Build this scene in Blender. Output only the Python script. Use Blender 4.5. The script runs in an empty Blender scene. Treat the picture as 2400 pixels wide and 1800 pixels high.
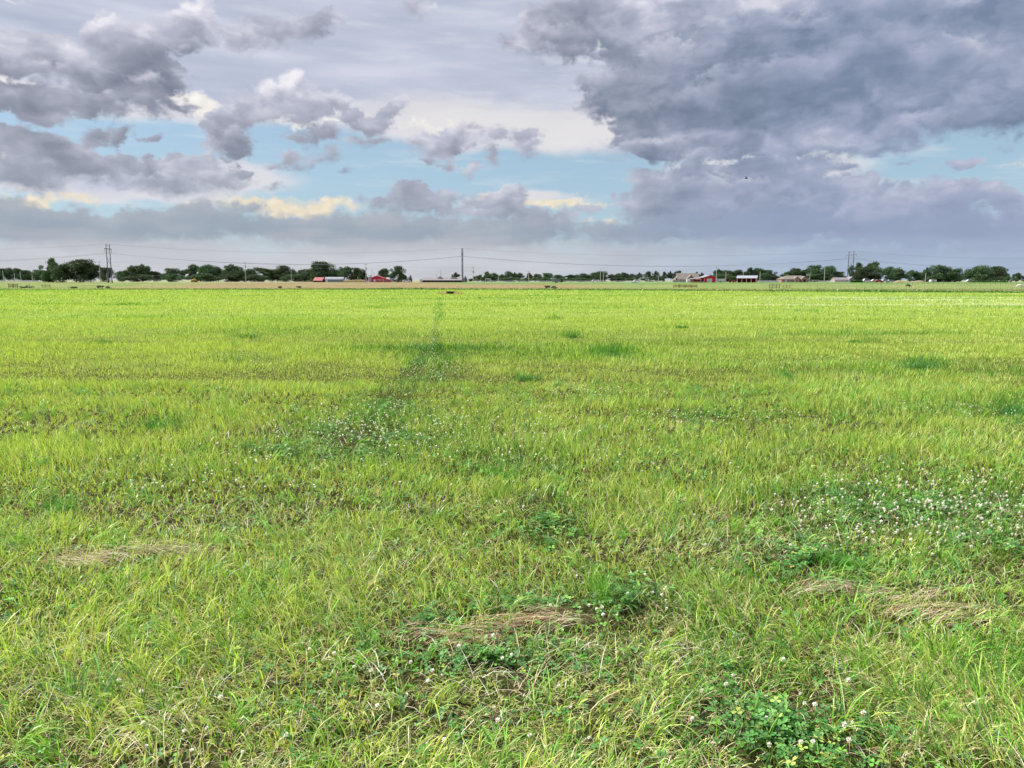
import bpy, bmesh, math, random
import numpy as np
from mathutils import Vector, Matrix
R = math.radians
random.seed(7)
rng = np.random.default_rng(11)
S = bpy.context.scene
COL = S.collection
# ------------------------------------------------------------------ camera
F = 1803.0                       # focal length in photo pixels (2400 wide)
HOR = 655.0                      # horizon row
CAMH = 1.5
TH = math.atan((900 - HOR) / F)
cam_d = bpy.data.cameras.new('camera'); cam = bpy.data.objects.new('camera', cam_d)
COL.objects.link(cam); S.camera = cam
cam_d.sensor_width = 36; cam_d.lens = 36 * F / 2400
cam_d.clip_start = 0.05; cam_d.clip_end = 6000
cam.location = (0, 0, CAMH); cam.rotation_euler = (R(90) - TH, 0, 0)
S.view_settings.view_transform = 'Standard'; S.view_settings.look = 'None'
EXPO = 0.68; S.view_settings.exposure = EXPO; S.view_settings.gamma = 1
S.render.resolution_x = 1024; S.render.resolution_y = 768

def ray(px, py):
    a = (px - 1200) / F; b = (900 - py) / F
    return (a, math.cos(TH) + b * math.sin(TH), -math.sin(TH) + b * math.cos(TH))
def X(px, Y, py=HOR):
    d = ray(px, py); return d[0] / d[1] * Y
def Z(py, Y):
    d = ray(1200, py); return CAMH + d[2] / d[1] * Y
_k = [(-400, 0), (0, 0), (50, 0), (150, -.5), (200, -1.05), (265, -1.8), (300, -1.6), (340, -1.0), (400, -.1), (460, 0), (6000, 0)]
_kx = np.array([k[0] for k in _k], float); _kz = np.array([k[1] for k in _k], float)
_fy = np.arange(-400, 6000, 2.0)
_fz = np.interp(_fy, _kx, _kz); _fz = np.convolve(np.pad(_fz, 8, 'edge'), np.ones(17) / 17, 'valid')
def hgt(y):
    return np.interp(y, _fy, _fz)
def G(px, Y):                    # ground point seen in column px at depth Y
    return Vector((X(px, Y), Y, float(hgt(Y))))
def proj(x, y, z):
    c, s = math.cos(TH), math.sin(TH)
    dz = z - CAMH
    depth = y * c - dz * s; up = y * s + dz * c
    return 1200 + F * x / depth, 900 - F * up / depth
def groundpt(px, py):            # near ground point under a photo pixel
    d = ray(px, py); t = -CAMH / d[2]
    return d[0] * t, d[1] * t

# ------------------------------------------------------------------ sky and sun
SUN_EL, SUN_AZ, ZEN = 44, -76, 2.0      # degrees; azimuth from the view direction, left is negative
w = bpy.data.worlds.new('World'); S.world = w; w.use_nodes = True
NT = w.node_tree; NT.nodes.clear()
class NB:
    def __init__(s, nt): s.nt = nt
    def n(s, t, **k):
        nd = s.nt.nodes.new(t)
        for a, v in k.items(): setattr(nd, a, v)
        return nd
    def put(s, sock, v):
        if isinstance(v, bpy.types.NodeSocket): s.nt.links.new(v, sock)
        else: sock.default_value = v
    def m(s, op, a, b=None, c=None, clamp=False):
        nd = s.n('ShaderNodeMath', operation=op, use_clamp=clamp)
        s.put(nd.inputs[0], a)
        if b is not None: s.put(nd.inputs[1], b)
        if c is not None: s.put(nd.inputs[2], c)
        return nd.outputs[0]
    def v(s, op, a, b=None):
        nd = s.n('ShaderNodeVectorMath', operation=op); s.put(nd.inputs[0], a)
        if b is not None:
            if op == 'SCALE': s.put(nd.inputs[3], b)
            else: s.put(nd.inputs[1], b)
        return nd.outputs['Value'] if op in ('LENGTH', 'DOT_PRODUCT') else nd.outputs[0]
    def noise(s, vec, scale, detail=6, rough=.55, dist=0, col=False):
        nd = s.n('ShaderNodeTexNoise'); s.put(nd.inputs['Vector'], vec)
        nd.inputs['Scale'].default_value = scale; nd.inputs['Detail'].default_value = detail
        nd.inputs['Roughness'].default_value = rough; nd.inputs['Distortion'].default_value = dist
        return nd.outputs['Color' if col else 'Fac']
    def ss(s, x, a, b, c=0.0, d=1.0):
        nd = s.n('ShaderNodeMapRange', interpolation_type='SMOOTHSTEP')
        s.put(nd.inputs[0], x); s.put(nd.inputs[1], a); s.put(nd.inputs[2], b); nd.inputs[3].default_value = c; nd.inputs[4].default_value = d
        return nd.outputs[0]
    def mix(s, f, a, b):
        nd = s.n('ShaderNodeMix', data_type='RGBA'); s.put(nd.inputs[0], f)
        for i, q in ((6, a), (7, b)):
            s.put(nd.inputs[i], q if isinstance(q, bpy.types.NodeSocket) else (*q[:3], 1))
        return nd.outputs[2]
def srgb(r, g, b):
    f = lambda c: (c / 255 / 12.92) if c / 255 <= .04045 else ((c / 255 + .055) / 1.055) ** 2.4
    return (f(r), f(g), f(b))
def azel(px, py):
    d = ray(px, py); h = math.hypot(d[0], d[1])
    return math.degrees(math.atan2(d[0], d[1])), math.degrees(math.atan2(d[2], h))
main_clouds = [
 (60,130,150,62),(190,150,130,60),(310,150,110,70),(255,75,55,42),(340,90,90,50),(440,75,85,50),(452,30,36,26),(560,80,75,36,-4),(640,70,60,34,8),(715,62,65,34,12),(775,48,30,24,20),
 (60,240,180,38),(230,240,130,34),(350,240,60,26),(400,200,55,30),(430,255,50,18),
 (690,200,42,34),(640,225,60,44),(570,265,70,46,20),(535,315,70,42),(530,345,45,20),(720,250,75,32,10),(790,235,40,18),
 (745,310,75,26,10),(700,330,40,18),(740,368,85,18,12),(690,385,40,14),(835,272,38,24),(870,305,35,20),(925,262,46,18,32),(850,335,50,14),
 (1010,335,65,34),(1070,325,62,32,10),(1140,318,45,16,30),(1130,300,45,10),(1040,385,32,13,-20),(1095,405,32,14,35),(1150,365,35,16,50),(1175,320,40,18),
 (40,325,110,36),(140,345,90,34),(235,312,55,22,15),(290,315,14,26),(60,410,150,46),(200,400,110,34),(330,395,110,26),(450,385,80,30,8),(500,425,90,34),(410,440,120,30),(560,410,30,18),(150,365,120,25),
 (1230,110,70,34,-15),(1280,60,80,55),(1350,30,110,60),(1345,120,60,40),(1430,50,90,70),(1480,150,80,45),(1400,205,62,34),(1395,250,40,28),(1470,175,70,30),
 (1560,100,130,110),(1700,140,220,160),(1950,120,330,170),(2250,110,260,190),(1600,230,190,80),(1540,290,110,40),(1520,335,110,34),(1620,345,130,36),(1800,300,240,70),(2000,310,220,55),(2230,270,200,50),(2060,345,90,24),(2390,250,120,70),(2000,0,700,60),
 (1530,430,80,42),(1620,430,120,50),(1560,480,110,40),(1760,430,170,52),(1900,450,140,34),(1720,480,230,40),(2000,440,130,22,-8),(2180,470,140,40),(2300,450,120,34),(2080,500,180,36),(2380,490,100,40),(2110,388,32,11,15),(2250,385,40,14,22),(2385,330,40,16,40),(1850,390,140,30),
 (1220,310,30,12),(1245,345,40,26),(960,20,28,26),(985,22,25,20,-30),(640,435,26,9),(815,400,26,7,20),(630,385,14,7),(340,312,20,5),
 (960,460,50,34),(1000,475,90,28),(900,480,70,18),(1160,470,80,26),(1200,450,36,20),(1130,505,130,24),(1260,510,110,26),(1320,520,60,10),(1310,500,40,6),(1405,490,18,4)]
bank = [(150,540,500,60),(0,500,200,45),(480,505,120,38),(620,535,220,40),(560,485,50,16),(850,545,330,55),(1130,555,260,45),(1250,530,120,30),(1500,555,220,44),(1800,535,330,60),(2150,545,330,60),(2400,560,200,60),(1600,510,160,30),(1750,480,330,80),(2050,520,320,60)]
veil2 = [(1180,285,330,42,-5),(1340,300,110,45),(1000,285,160,18)]
front = [(1880,170,330,62,6),(2180,150,260,70),(1640,225,150,40,8),(1500,345,130,26),(1640,355,110,20),(2060,22,420,34),(1430,185,60,28),(1400,212,52,30),(1385,258,30,18),(2250,275,190,30,4),(1990,345,120,16),(1560,115,90,40),(1300,70,80,30,-10),(1230,125,50,18),
 (110,240,190,26),(300,248,90,18),(330,180,80,30),(90,150,110,28),(540,320,52,30,25),(640,275,60,22,20),(430,105,90,24),(180,420,140,16),(480,395,80,20),(60,355,80,18),(1520,455,90,22),(1700,430,130,24),(1860,470,150,18),(2180,440,130,14),(2060,505,160,16),(1000,480,70,12),(1170,490,70,12)]
veil = [(300,90,900,190),(1000,130,520,165),(1250,200,330,140),(700,200,430,80),(1200,290,320,62),(1350,330,120,22),(850,10,900,100),(2000,60,900,240),(1800,400,250,60),(300,420,420,60),(1250,468,170,16)]
bright = [(300,205,60,22),(345,228,35,14),(415,235,70,16,-12),(470,245,40,22),(690,287,60,9),(760,280,70,8),(1000,295,90,6,-4),(1430,112,30,12),(1578,118,28,9),(1500,140,12,6),
 (60,472,90,12),(180,462,60,9),(590,478,80,13),(700,490,135,22),(790,478,60,14),(650,510,40,12),(730,463,50,5),(1130,460,50,8),(1290,470,120,12,-4),(1400,480,60,4),(1435,524,20,7),(1505,523,16,6),(1375,521,10,4),(880,522,60,6),(460,480,50,7),(30,195,50,8),(2380,380,30,4),(30,5,30,5),(1230,470,30,10)]
# ---- sky painted by direction: azimuth / elevation, computed here from noise and cloud bodies
AZ0, AZ1, EL0, EL1, SW, SH = -42.0, 42.0, -3.0, 28.0, 1700, 628
def gn(x, y, seed=0):            # gradient noise, about -.7 .. .7
    r_ = np.random.default_rng(seed + 77); th = r_.random((256, 256)).astype(np.float32) * 6.2832; gx = np.cos(th); gy = np.sin(th)
    iu = np.floor(x).astype(np.int32); iv = np.floor(y).astype(np.int32); fu = x - iu; fv = y - iv
    su = fu * fu * fu * (fu * (fu * 6 - 15) + 10); sv = fv * fv * fv * (fv * (fv * 6 - 15) + 10)
    def g(a, b, p, q): i = a & 255; j = b & 255; return gx[i, j] * p + gy[i, j] * q
    return (g(iu, iv, fu, fv) * (1 - su) + g(iu + 1, iv, fu - 1, fv) * su) * (1 - sv) + (g(iu, iv + 1, fu, fv - 1) * (1 - su) + g(iu + 1, iv + 1, fu - 1, fv - 1) * su) * sv
def gf(x, y, cell, seed, o=5, gain=.5, fold=False):
    s = 0; a = 1.0; t = 0; f = 1 / cell
    for i in range(o):
        n = gn(x * f + 13.7 * i + seed * 5.1, y * f + 7.3 * i + seed * 2.3, seed + i)
        s = s + a * (np.abs(n) if fold else n); t += a; a *= gain; f *= 2.03
    return s / t
def sst(x, a, b): t = np.clip((x - a) / (b - a), 0, 1); return t * t * (3 - 2 * t)
def shiftup(A, dx, dy):          # value found dx px right, dy px up (rows grow with elevation)
    B_ = np.empty_like(A); ys = np.clip(np.arange(A.shape[0]) + dy, 0, A.shape[0] - 1); xs = np.clip(np.arange(A.shape[1]) + dx, 0, A.shape[1] - 1)
    return A[ys][:, xs]
def blur(A, r):
    for ax in (0, 1):
        for _ in range(2):
            c = np.cumsum(np.pad(A, [(r + 1, r) if i == ax else (0, 0) for i in (0, 1)], 'edge'), axis=ax, dtype=np.float64)
            n = A.shape[ax]; A = (np.take(c, range(2 * r + 1, 2 * r + 1 + n), ax) - np.take(c, range(0, n), ax)) / (2 * r + 1)
    return A.astype(np.float32)
def bodies(ells, U, V, soft=.5):
    acc = np.full(U.shape, 3.0, np.float32)
    for e in ells:
        cx, cy, rx, ry = e[:4]; rot = math.radians(e[4]) if len(e) > 4 else 0
        a0, e0 = azel(cx, cy); sx = abs(azel(cx + 20, cy)[0] - azel(cx - 20, cy)[0]) / 40; sy = abs(azel(cx, cy + 20)[1] - azel(cx, cy - 20)[1]) / 40
        Rx, Ry = rx * sx, ry * sy; m = max(Rx, Ry) * 1.3 + 6
        i0 = int(max(0, (a0 - m - AZ0) / (AZ1 - AZ0) * SW)); i1 = int(min(SW, (a0 + m - AZ0) / (AZ1 - AZ0) * SW)); j0 = int(max(0, (e0 - m - EL0) / (EL1 - EL0) * SH)); j1 = int(min(SH, (e0 + m - EL0) / (EL1 - EL0) * SH))
        if i1 <= i0 or j1 <= j0: continue
        u = U[j0:j1, i0:i1] - a0; v = V[j0:j1, i0:i1] - e0; c, s = math.cos(rot), math.sin(rot)
        p = (u * c + v * s) / Rx; q = (-u * s + v * c) / Ry
        L = (np.sqrt(p * p + q * q) - 1) * min(Rx, Ry) ** .75 * max(Rx, Ry) ** .1
        A = acc[j0:j1, i0:i1]; h = np.maximum(soft - np.abs(A - L), 0) / soft
        acc[j0:j1, i0:i1] = np.minimum(A, L) - h * h * soft * .25
    return -acc                  # positive inside
def rampc(t, stops):
    xs = [s[0] for s in stops]; return np.stack([np.interp(t, xs, [s[1][k] for s in stops]) for k in range(3)], -1).astype(np.float32)
accents = [(250,50,60,28,.38),(450,28,45,28,.42),(340,75,60,20,.12),(190,125,70,25,.16),(690,185,50,34,.42),(600,215,45,28,.14),(700,190,30,16,.15),(60,130,80,25,.05),
 (1960,315,110,30,.42),(1790,320,60,34,.22),(2200,75,140,45,.18),(1870,150,60,50,.10),(1560,60,120,30,.14),(1740,235,170,14,.12),(1250,100,60,40,.18),(2350,140,80,60,.12),(1640,60,60,40,.12),
 (150,245,220,30,-.12),(1900,200,330,60,-.13),(2150,25,320,34,-.13),(1660,205,120,40,-.05),(1520,355,120,20,-.12),(540,330,60,40,-.10),(340,190,110,24,-.12),(1400,225,60,40,-.10),(60,430,110,16,-.12),(1800,260,250,40,-.10),
 (1540,440,90,50,.05),(1750,450,300,80,.08),(2100,480,300,60,.05),(2300,540,200,40,.08),(640,90,80,30,-.02)]
def make_sky():
    U, V = np.meshgrid(np.linspace(AZ0, AZ1, SW, dtype=np.float32), np.linspace(EL0, EL1, SH, dtype=np.float32))
    px_deg = SW / (AZ1 - AZ0)
    Y = V * 1.5
    def warp(amp, cell, seed, o=6, gain=.55): return gf(U, Y, cell, seed, o, gain) * amp
    img = np.zeros((SH, SW, 3), np.float32); al = np.zeros((SH, SW), np.float32)
    def over(col, a):
        nonlocal img, al
        img = img * (1 - a[..., None]) + col * a[..., None]; al = al * (1 - a) + a
    lx = sst(U, -3, 24)
    # high veil
    d = bodies(veil, U + warp(3, 6, 1, 5), V + warp(1.6, 6, 2, 5), 1.2)
    n = gf(U * .5, Y * 1.6, 5, 5, 6, .5) ; n2 = gf(U * .4 + Y * .5, Y * 2.2, 2.2, 8, 5, .55)
    a = sst(d + n * .8, -.25, .55 ) * .97
    t = .5 + n * 1.1 + n2 * .35
    c = rampc(t, [(0, srgb(176, 184, 206)), (.5, srgb(194, 200, 219)), (1, srgb(214, 216, 232))])
    edge = sst(d, 1.7, .2)[..., None] * .8; c = c * (1 - edge) + np.array(srgb(229, 227, 230), np.float32) * edge
    over(c, a)
    d = bodies(veil2, U + warp(3, 5, 61, 5), V + warp(1.3, 5, 62, 5), .8)
    over(np.broadcast_to(np.array(srgb(232, 229, 229), np.float32), img.shape), sst(d + n2 * .7, -.7, 1.0) * .8)
    # thin white veils over the clear air
    w_ = gf(U * .35 + Y * .3, Y * 2.0, 3.0, 88, 6, .6); over(np.broadcast_to(np.array(srgb(222, 228, 234), np.float32), img.shape), sst(w_, -.02, .35) * .38)
    # bright sunlit far cloud
    d = bodies(bright, U + warp(2.2, 2.2, 11, 6, .6), V + warp(1.6, 2.2, 12, 6, .6), .4)
    nb = gf(U, Y * 1.6, .9, 14, 5, .6, True); a = sst(d + nb * .5 - .1, -.18, .35)
    lo = sst(V, 12, 5)[..., None]; c = np.array(srgb(253, 250, 246), np.float32) * (1 - lo) + np.array(srgb(248, 236, 212), np.float32) * lo
    sh = sst(blur(nb, 2), .08, .36)[..., None]; c = c * (.86 + .14 * sh); over(c, a)
    # cloud layer routine with relief shading and light marched from above
    def layer(ells, seed, wamp, stops, stops_r, bil=.9, base=.22, soft=.5, hard=.30, occ_w=.48, rel_w=.85, wcell=3.2, grow=.17, acc=(), hz_=.62, wiggle=1.0):
        wx = warp(wamp * 1.5, wcell, seed, 7, .56); wy = warp(wamp, wcell, seed + 1, 7, .56)
        d0 = bodies(ells, U + wx, V + wy, soft) + grow
        b1 = gf(U + wx * .5, Y + wy * .8, 1.7, seed + 20, 5, .55, True)
        b2 = gf(U, Y, .5, seed + 30, 4, .55)
        th = d0 + (b1 - .22) * bil * 1.6 + b2 * .22 * bil
        bottom = np.clip(sst(shiftup(blur(th, 10), 0, -18) - blur(th, 10), .0, -.9), 0, 1)       # ragged soft undersides
        a = sst(th, 0, hard + .6 * bottom + .35 * sst(gf(U, Y, 5, seed + 90, 3), -.1, .25))
        H = np.clip(th, -.2, 2.2); H = np.sqrt(np.clip(H + .2, 0, None)) * 1.7 + b1 * (.5 + 1.3 * sst(d0, 2.2, .3))
        Hs = blur(H, 2) * .5 + blur(H, 6) * .5
        gx_ = (shiftup(Hs, 2, 0) - shiftup(Hs, -2, 0)) * px_deg / 4; gy_ = (shiftup(Hs, 0, 2) - shiftup(Hs, 0, -2)) * px_deg / 4
        sl_ = np.sqrt(1 + (gx_ ** 2 + gy_ ** 2) * .35)
        rel = (gx_ * .30 - gy_ * .75) / sl_ * .5
        rel = np.tanh(rel * 1.1)
        occ = np.zeros_like(a); wsum = 0
        ab = blur(sst(th, -.05, .9), 3)
        for k in range(1, 11):
            w_ = math.exp(-k / 6.0); occ += shiftup(ab, -int(2.0 * k), int(6.5 * k)) * w_; wsum += w_
        occ /= wsum
        big = gf(U, Y, 7, seed + 50, 3); mid = gf(U + wx, Y * 1.3 + wy, 2.6, seed + 60, 5, .55)
        t = base - .09 * (1 - lx) * (wiggle > 1.1) + (1 - occ) * occ_w + rel * rel_w * .15 + big * .40 * wiggle + mid * .55 * wiggle
        t = t + sst(th, .5, .0) * (.02 + .05 * lx)
        au = U + wx * .8; av = V + wy * .8
        for (cx, cy, rx, ry, q) in acc:
            a0, e0 = azel(cx, cy); t = t + q * np.exp(-((au - a0) / (rx * .03)) ** 2 - ((av - e0) / (ry * .03)) ** 2)
        c = rampc(t, stops); cr = rampc(t, stops_r); k_ = lx[..., None]; c = c * (1 - k_) + cr * k_
        hz = (sst(V, 9.5, 2.5) * hz_)[..., None]; cb = np.array(srgb(160, 171, 185), np.float32) * (1 - k_) + np.array(srgb(152, 165, 193), np.float32) * k_
        c = c * (1 - hz) + cb * hz
        return c, a, th
    # low far bank
    c, a, th = layer(bank, 300, 1.5, [(0, srgb(138, 152, 168)), (.4, srgb(156, 168, 182)), (.8, srgb(190, 193, 200)), (1.1, srgb(214, 212, 210))],
        [(0, srgb(138, 152, 184)), (.5, srgb(150, 163, 192)), (1, srgb(176, 184, 206))], .9, .16, .6, .5, .5, .9, grow=.12)
    over(c, a * .97)
    # main grey clouds
    st = [(-.1, srgb(116, 125, 145)), (.22, srgb(142, 148, 165)), (.45, srgb(163, 167, 183)), (.68, srgb(186, 189, 205)), (.88, srgb(215, 215, 228)), (1.1, srgb(242, 240, 246))]
    sr = [(-.15, srgb(104, 122, 145)), (.22, srgb(126, 141, 167)), (.45, srgb(148, 159, 185)), (.68, srgb(170, 178, 202)), (.88, srgb(198, 201, 218)), (1.1, srgb(224, 223, 232))]
    c, a, th = layer(main_clouds, 400, 1.6, st, sr, acc=accents, base=.34, occ_w=.42, wiggle=1.25)
    over(c, a)
    c, a, th = layer(front, 500, 1.7, st, sr, acc=accents[:19], base=.20, occ_w=.50, hard=.55, grow=.05, bil=1.1)
    over(c, a * .80)
    # pale air low over the horizon
    n = gf(U * .35, Y * 1.5, 2.4, 71, 5, .5)
    lowm = sst(V + n * 1.8, 3.5, 1.6)
    c0 = np.array(srgb(200, 201, 207), np.float32); c1 = np.array(srgb(166, 181, 205), np.float32); k_ = sst(U, -2, 24)[..., None]
    c = c0 * (1 - k_) + c1 * k_; c = c * (1 + n[..., None] * .25) * (1.0 + .04 * sst(V, 2.0, 0)[..., None])
    over(c.astype(np.float32), lowm * .88)
    # fade out the placed clouds towards the limits of the map
    f = sst(U, AZ0, AZ0 + 4) * sst(U, AZ1, AZ1 - 4) * sst(V, EL1, EL1 - 4) * 1.0
    return img, al, f.astype(np.float32)
B = NB(NT)
tc = B.n('ShaderNodeTexCoord'); D = tc.outputs['Generated']
sp = B.n('ShaderNodeSeparateXYZ'); NT.links.new(D, sp.inputs[0])
dx, dy, dz = sp.outputs
az = B.m('MULTIPLY', B.m('ARCTAN2', dx, dy), 57.29578)
el = B.m('MULTIPLY', B.m('ARCSINE', dz), 57.29578)
cimg, calpha, cfade = make_sky()
buf = np.concatenate([cimg * cfade[..., None], (calpha * cfade)[..., None]], -1).astype(np.float32)
im = bpy.data.images.new('cloud map', SW, SH, alpha=True, float_buffer=True); im.colorspace_settings.name = 'Non-Color'; im.alpha_mode = 'CHANNEL_PACKED'
im.pixels.foreach_set(buf.ravel()); im.update(); im.pack()
cuv = B.n('ShaderNodeCombineXYZ'); B.put(cuv.inputs[0], B.m('DIVIDE', B.m('SUBTRACT', az, AZ0), AZ1 - AZ0)); B.put(cuv.inputs[1], B.m('DIVIDE', B.m('SUBTRACT', el, EL0), EL1 - EL0))
it = B.n('ShaderNodeTexImage', extension='CLIP', interpolation='Cubic'); it.image = im; NT.links.new(cuv.outputs[0], it.inputs[0])
# clear air
sky = B.n('ShaderNodeTexSky', sky_type='NISHITA'); sky.sun_disc = False
sky.sun_elevation = R(SUN_EL); sky.sun_rotation = R(SUN_AZ); sky.air_density = 1.0; sky.dust_density = .6; sky.ozone_density = 1.4
skyc = B.v('MULTIPLY', sky.outputs[0], (.115, .115, .115))
skyc = B.mix(B.ss(el, 1.5, 15, .72, .35), skyc, srgb(170, 202, 224))
# broken cloud all round, outside the mapped part
n_g = B.noise(D, 2.2, 5, .58, .3)
away = B.m('MAXIMUM', B.ss(B.m('ABSOLUTE', az), 36, 42), B.ss(el, 23, 28))
c_gen = B.mix(B.ss(n_g, .45, .7), srgb(205, 208, 220), srgb(145, 152, 172))
base = B.mix(B.m('MULTIPLY', B.ss(n_g, .38, .52), away), skyc, c_gen)
c = B.v('ADD', it.outputs['Color'], B.v('SCALE', base, B.m('SUBTRACT', 1.0, it.outputs['Alpha'])))
# overcast-like brightening towards the zenith, added above the frame to light the grass
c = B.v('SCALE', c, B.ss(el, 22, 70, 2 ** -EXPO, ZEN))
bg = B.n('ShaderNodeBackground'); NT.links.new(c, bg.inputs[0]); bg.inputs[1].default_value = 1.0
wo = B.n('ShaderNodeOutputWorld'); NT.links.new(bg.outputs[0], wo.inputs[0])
sl = bpy.data.lights.new('sun', 'SUN'); sun = bpy.data.objects.new('sun', sl); COL.objects.link(sun)
sl.energy = 5.0; sl.angle = R(2.5); sl.color = (1, .95, .86)
sdir = Vector((math.sin(R(SUN_AZ)) * math.cos(R(SUN_EL)), math.cos(R(SUN_AZ)) * math.cos(R(SUN_EL)), math.sin(R(SUN_EL))))
sun.rotation_euler = sdir.to_track_quat('Z', 'Y').to_euler()

# ------------------------------------------------------------------ helpers
def tag(o, label=None, cat=None, group=None, kind=None):
    if label: o['label'] = label
    if cat: o['category'] = cat
    if group: o['group'] = group
    if kind: o['kind'] = kind
    return o
def empty(name, loc, label, cat, group=None, rz=0):
    o = bpy.data.objects.new(name, None); COL.objects.link(o); o.location = loc; o.rotation_euler.z = rz
    o.empty_display_size = .2
    return tag(o, label, cat, group)
def linkmesh(name, me, parent=None, loc=None):
    o = bpy.data.objects.new(name, me); COL.objects.link(o)
    if parent: o.parent = parent
    if loc is not None: o.location = loc
    return o
def copy_tree(o, parent=None):
    c_ = o.copy(); COL.objects.link(c_); c_.parent = parent
    for ch in o.children: copy_tree(ch, c_)
    return c_
class MB:
    def __init__(s): s.v = []; s.f = []
    def quad(s, *p):
        n = len(s.v); s.v += [tuple(q) for q in p]; s.f.append(tuple(range(n, n + len(p)))); return s
    def box(s, x0, x1, y0, y1, z0, z1):
        n = len(s.v)
        s.v += [(x0,y0,z0),(x1,y0,z0),(x1,y1,z0),(x0,y1,z0),(x0,y0,z1),(x1,y0,z1),(x1,y1,z1),(x0,y1,z1)]
        for q in ((0,3,2,1),(4,5,6,7),(0,1,5,4),(1,2,6,5),(2,3,7,6),(3,0,4,7)): s.f.append(tuple(n + i for i in q))
        return s
    def hull(s, pts, faces):
        n = len(s.v); s.v += list(pts); s.f += [tuple(n + i for i in f) for f in faces]; return s
    def prism(s, prof, a0, a1, axis='y'):   # profile (u,z) extruded along axis
        n = len(s.v); k = len(prof)
        for a in (a0, a1):
            for u, z in prof: s.v.append((u, a, z) if axis == 'y' else (a, u, z))
        s.f.append(tuple(n + i for i in range(k))); s.f.append(tuple(n + k + i for i in reversed(range(k))))
        for i in range(k):
            j = (i + 1) % k; s.f.append((n + i, n + k + i, n + k + j, n + j))
        return s
    def tube(s, pts, rads, k=8, cap=True):
        pts = [Vector(p) for p in pts]; n0 = len(s.v)
        if not hasattr(rads, '__len__'): rads = [rads] * len(pts)
        for i, p in enumerate(pts):
            d = (pts[min(i + 1, len(pts) - 1)] - pts[max(i - 1, 0)]).normalized()
            u = d.orthogonal().normalized() if abs(d.z) < .95 else Vector((1, 0, 0)).cross(d).normalized()
            if abs(d.z) < .95: u = d.cross(Vector((0, 0, 1))).normalized()
            w_ = d.cross(u)
            for j in range(k):
                a = 2 * math.pi * j / k; s.v.append(tuple(p + (u * math.cos(a) + w_ * math.sin(a)) * rads[i]))
        for i in range(len(pts) - 1):
            for j in range(k):
                a = n0 + i * k + j; b_ = n0 + i * k + (j + 1) % k; s.f.append((a, b_, b_ + k, a + k))
        if cap:
            s.f.append(tuple(n0 + j for j in reversed(range(k)))); s.f.append(tuple(n0 + (len(pts) - 1) * k + j for j in range(k)))
        return s
    def ico(s, c, r, sub=1, jit=0):
        bm = bmesh.new(); bmesh.ops.create_icosphere(bm, subdivisions=sub, radius=1)
        n = len(s.v)
        for v_ in bm.verts:
            q = v_.co * (1 + random.uniform(-jit, jit)); s.v.append((c[0] + q.x * r[0], c[1] + q.y * r[1], c[2] + q.z * r[2]))
        for f_ in bm.faces: s.f.append(tuple(n + v_.index for v_ in f_.verts))
        bm.free(); return s
    def build(s, name, mat, parent=None, smooth=False, loc=None):
        me = bpy.data.meshes.new(name); me.from_pydata(s.v, [], s.f); me.materials.append(mat)
        if smooth: me.polygons.foreach_set('use_smooth', [True] * len(me.polygons))
        me.update(); return linkmesh(name, me, parent, loc)

def mat_plain(name, col, rough=.7, var=.15, scale=3.0, metal=0, spec=.3):
    m = bpy.data.materials.new(name); m.use_nodes = True; nt = m.node_tree; b = NB(nt)
    bs = nt.nodes['Principled BSDF']; bs.inputs['Roughness'].default_value = rough; bs.inputs['Metallic'].default_value = metal
    bs.inputs['Specular IOR Level'].default_value = spec
    t_ = b.n('ShaderNodeTexCoord'); n_ = b.noise(t_.outputs['Object'], scale, 5, .6)
    lo = tuple(x * (1 - var) for x in col); hi = tuple(min(1, x * (1 + var)) for x in col)
    nt.links.new(b.mix(n_, lo, hi), bs.inputs['Base Color'])
    return m
def mat_ribbed(name, col, rough=.45, per=4.0, axis=0, metal=0.0):     # corrugated sheet metal
    m = mat_plain(name, col, rough, .18, .6, metal); nt = m.node_tree; b = NB(nt)
    t_ = b.n('ShaderNodeTexCoord'); s_ = b.n('ShaderNodeSeparateXYZ'); nt.links.new(t_.outputs['Object'], s_.inputs[0])
    wv = b.m('SINE', b.m('MULTIPLY', s_.outputs[axis], per * 6.283))
    bp = b.n('ShaderNodeBump'); bp.inputs['Strength'].default_value = .6; bp.inputs['Distance'].default_value = .03
    nt.links.new(wv, bp.inputs['Height']); nt.links.new(bp.outputs[0], nt.nodes['Principled BSDF'].inputs['Normal'])
    return m
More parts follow.
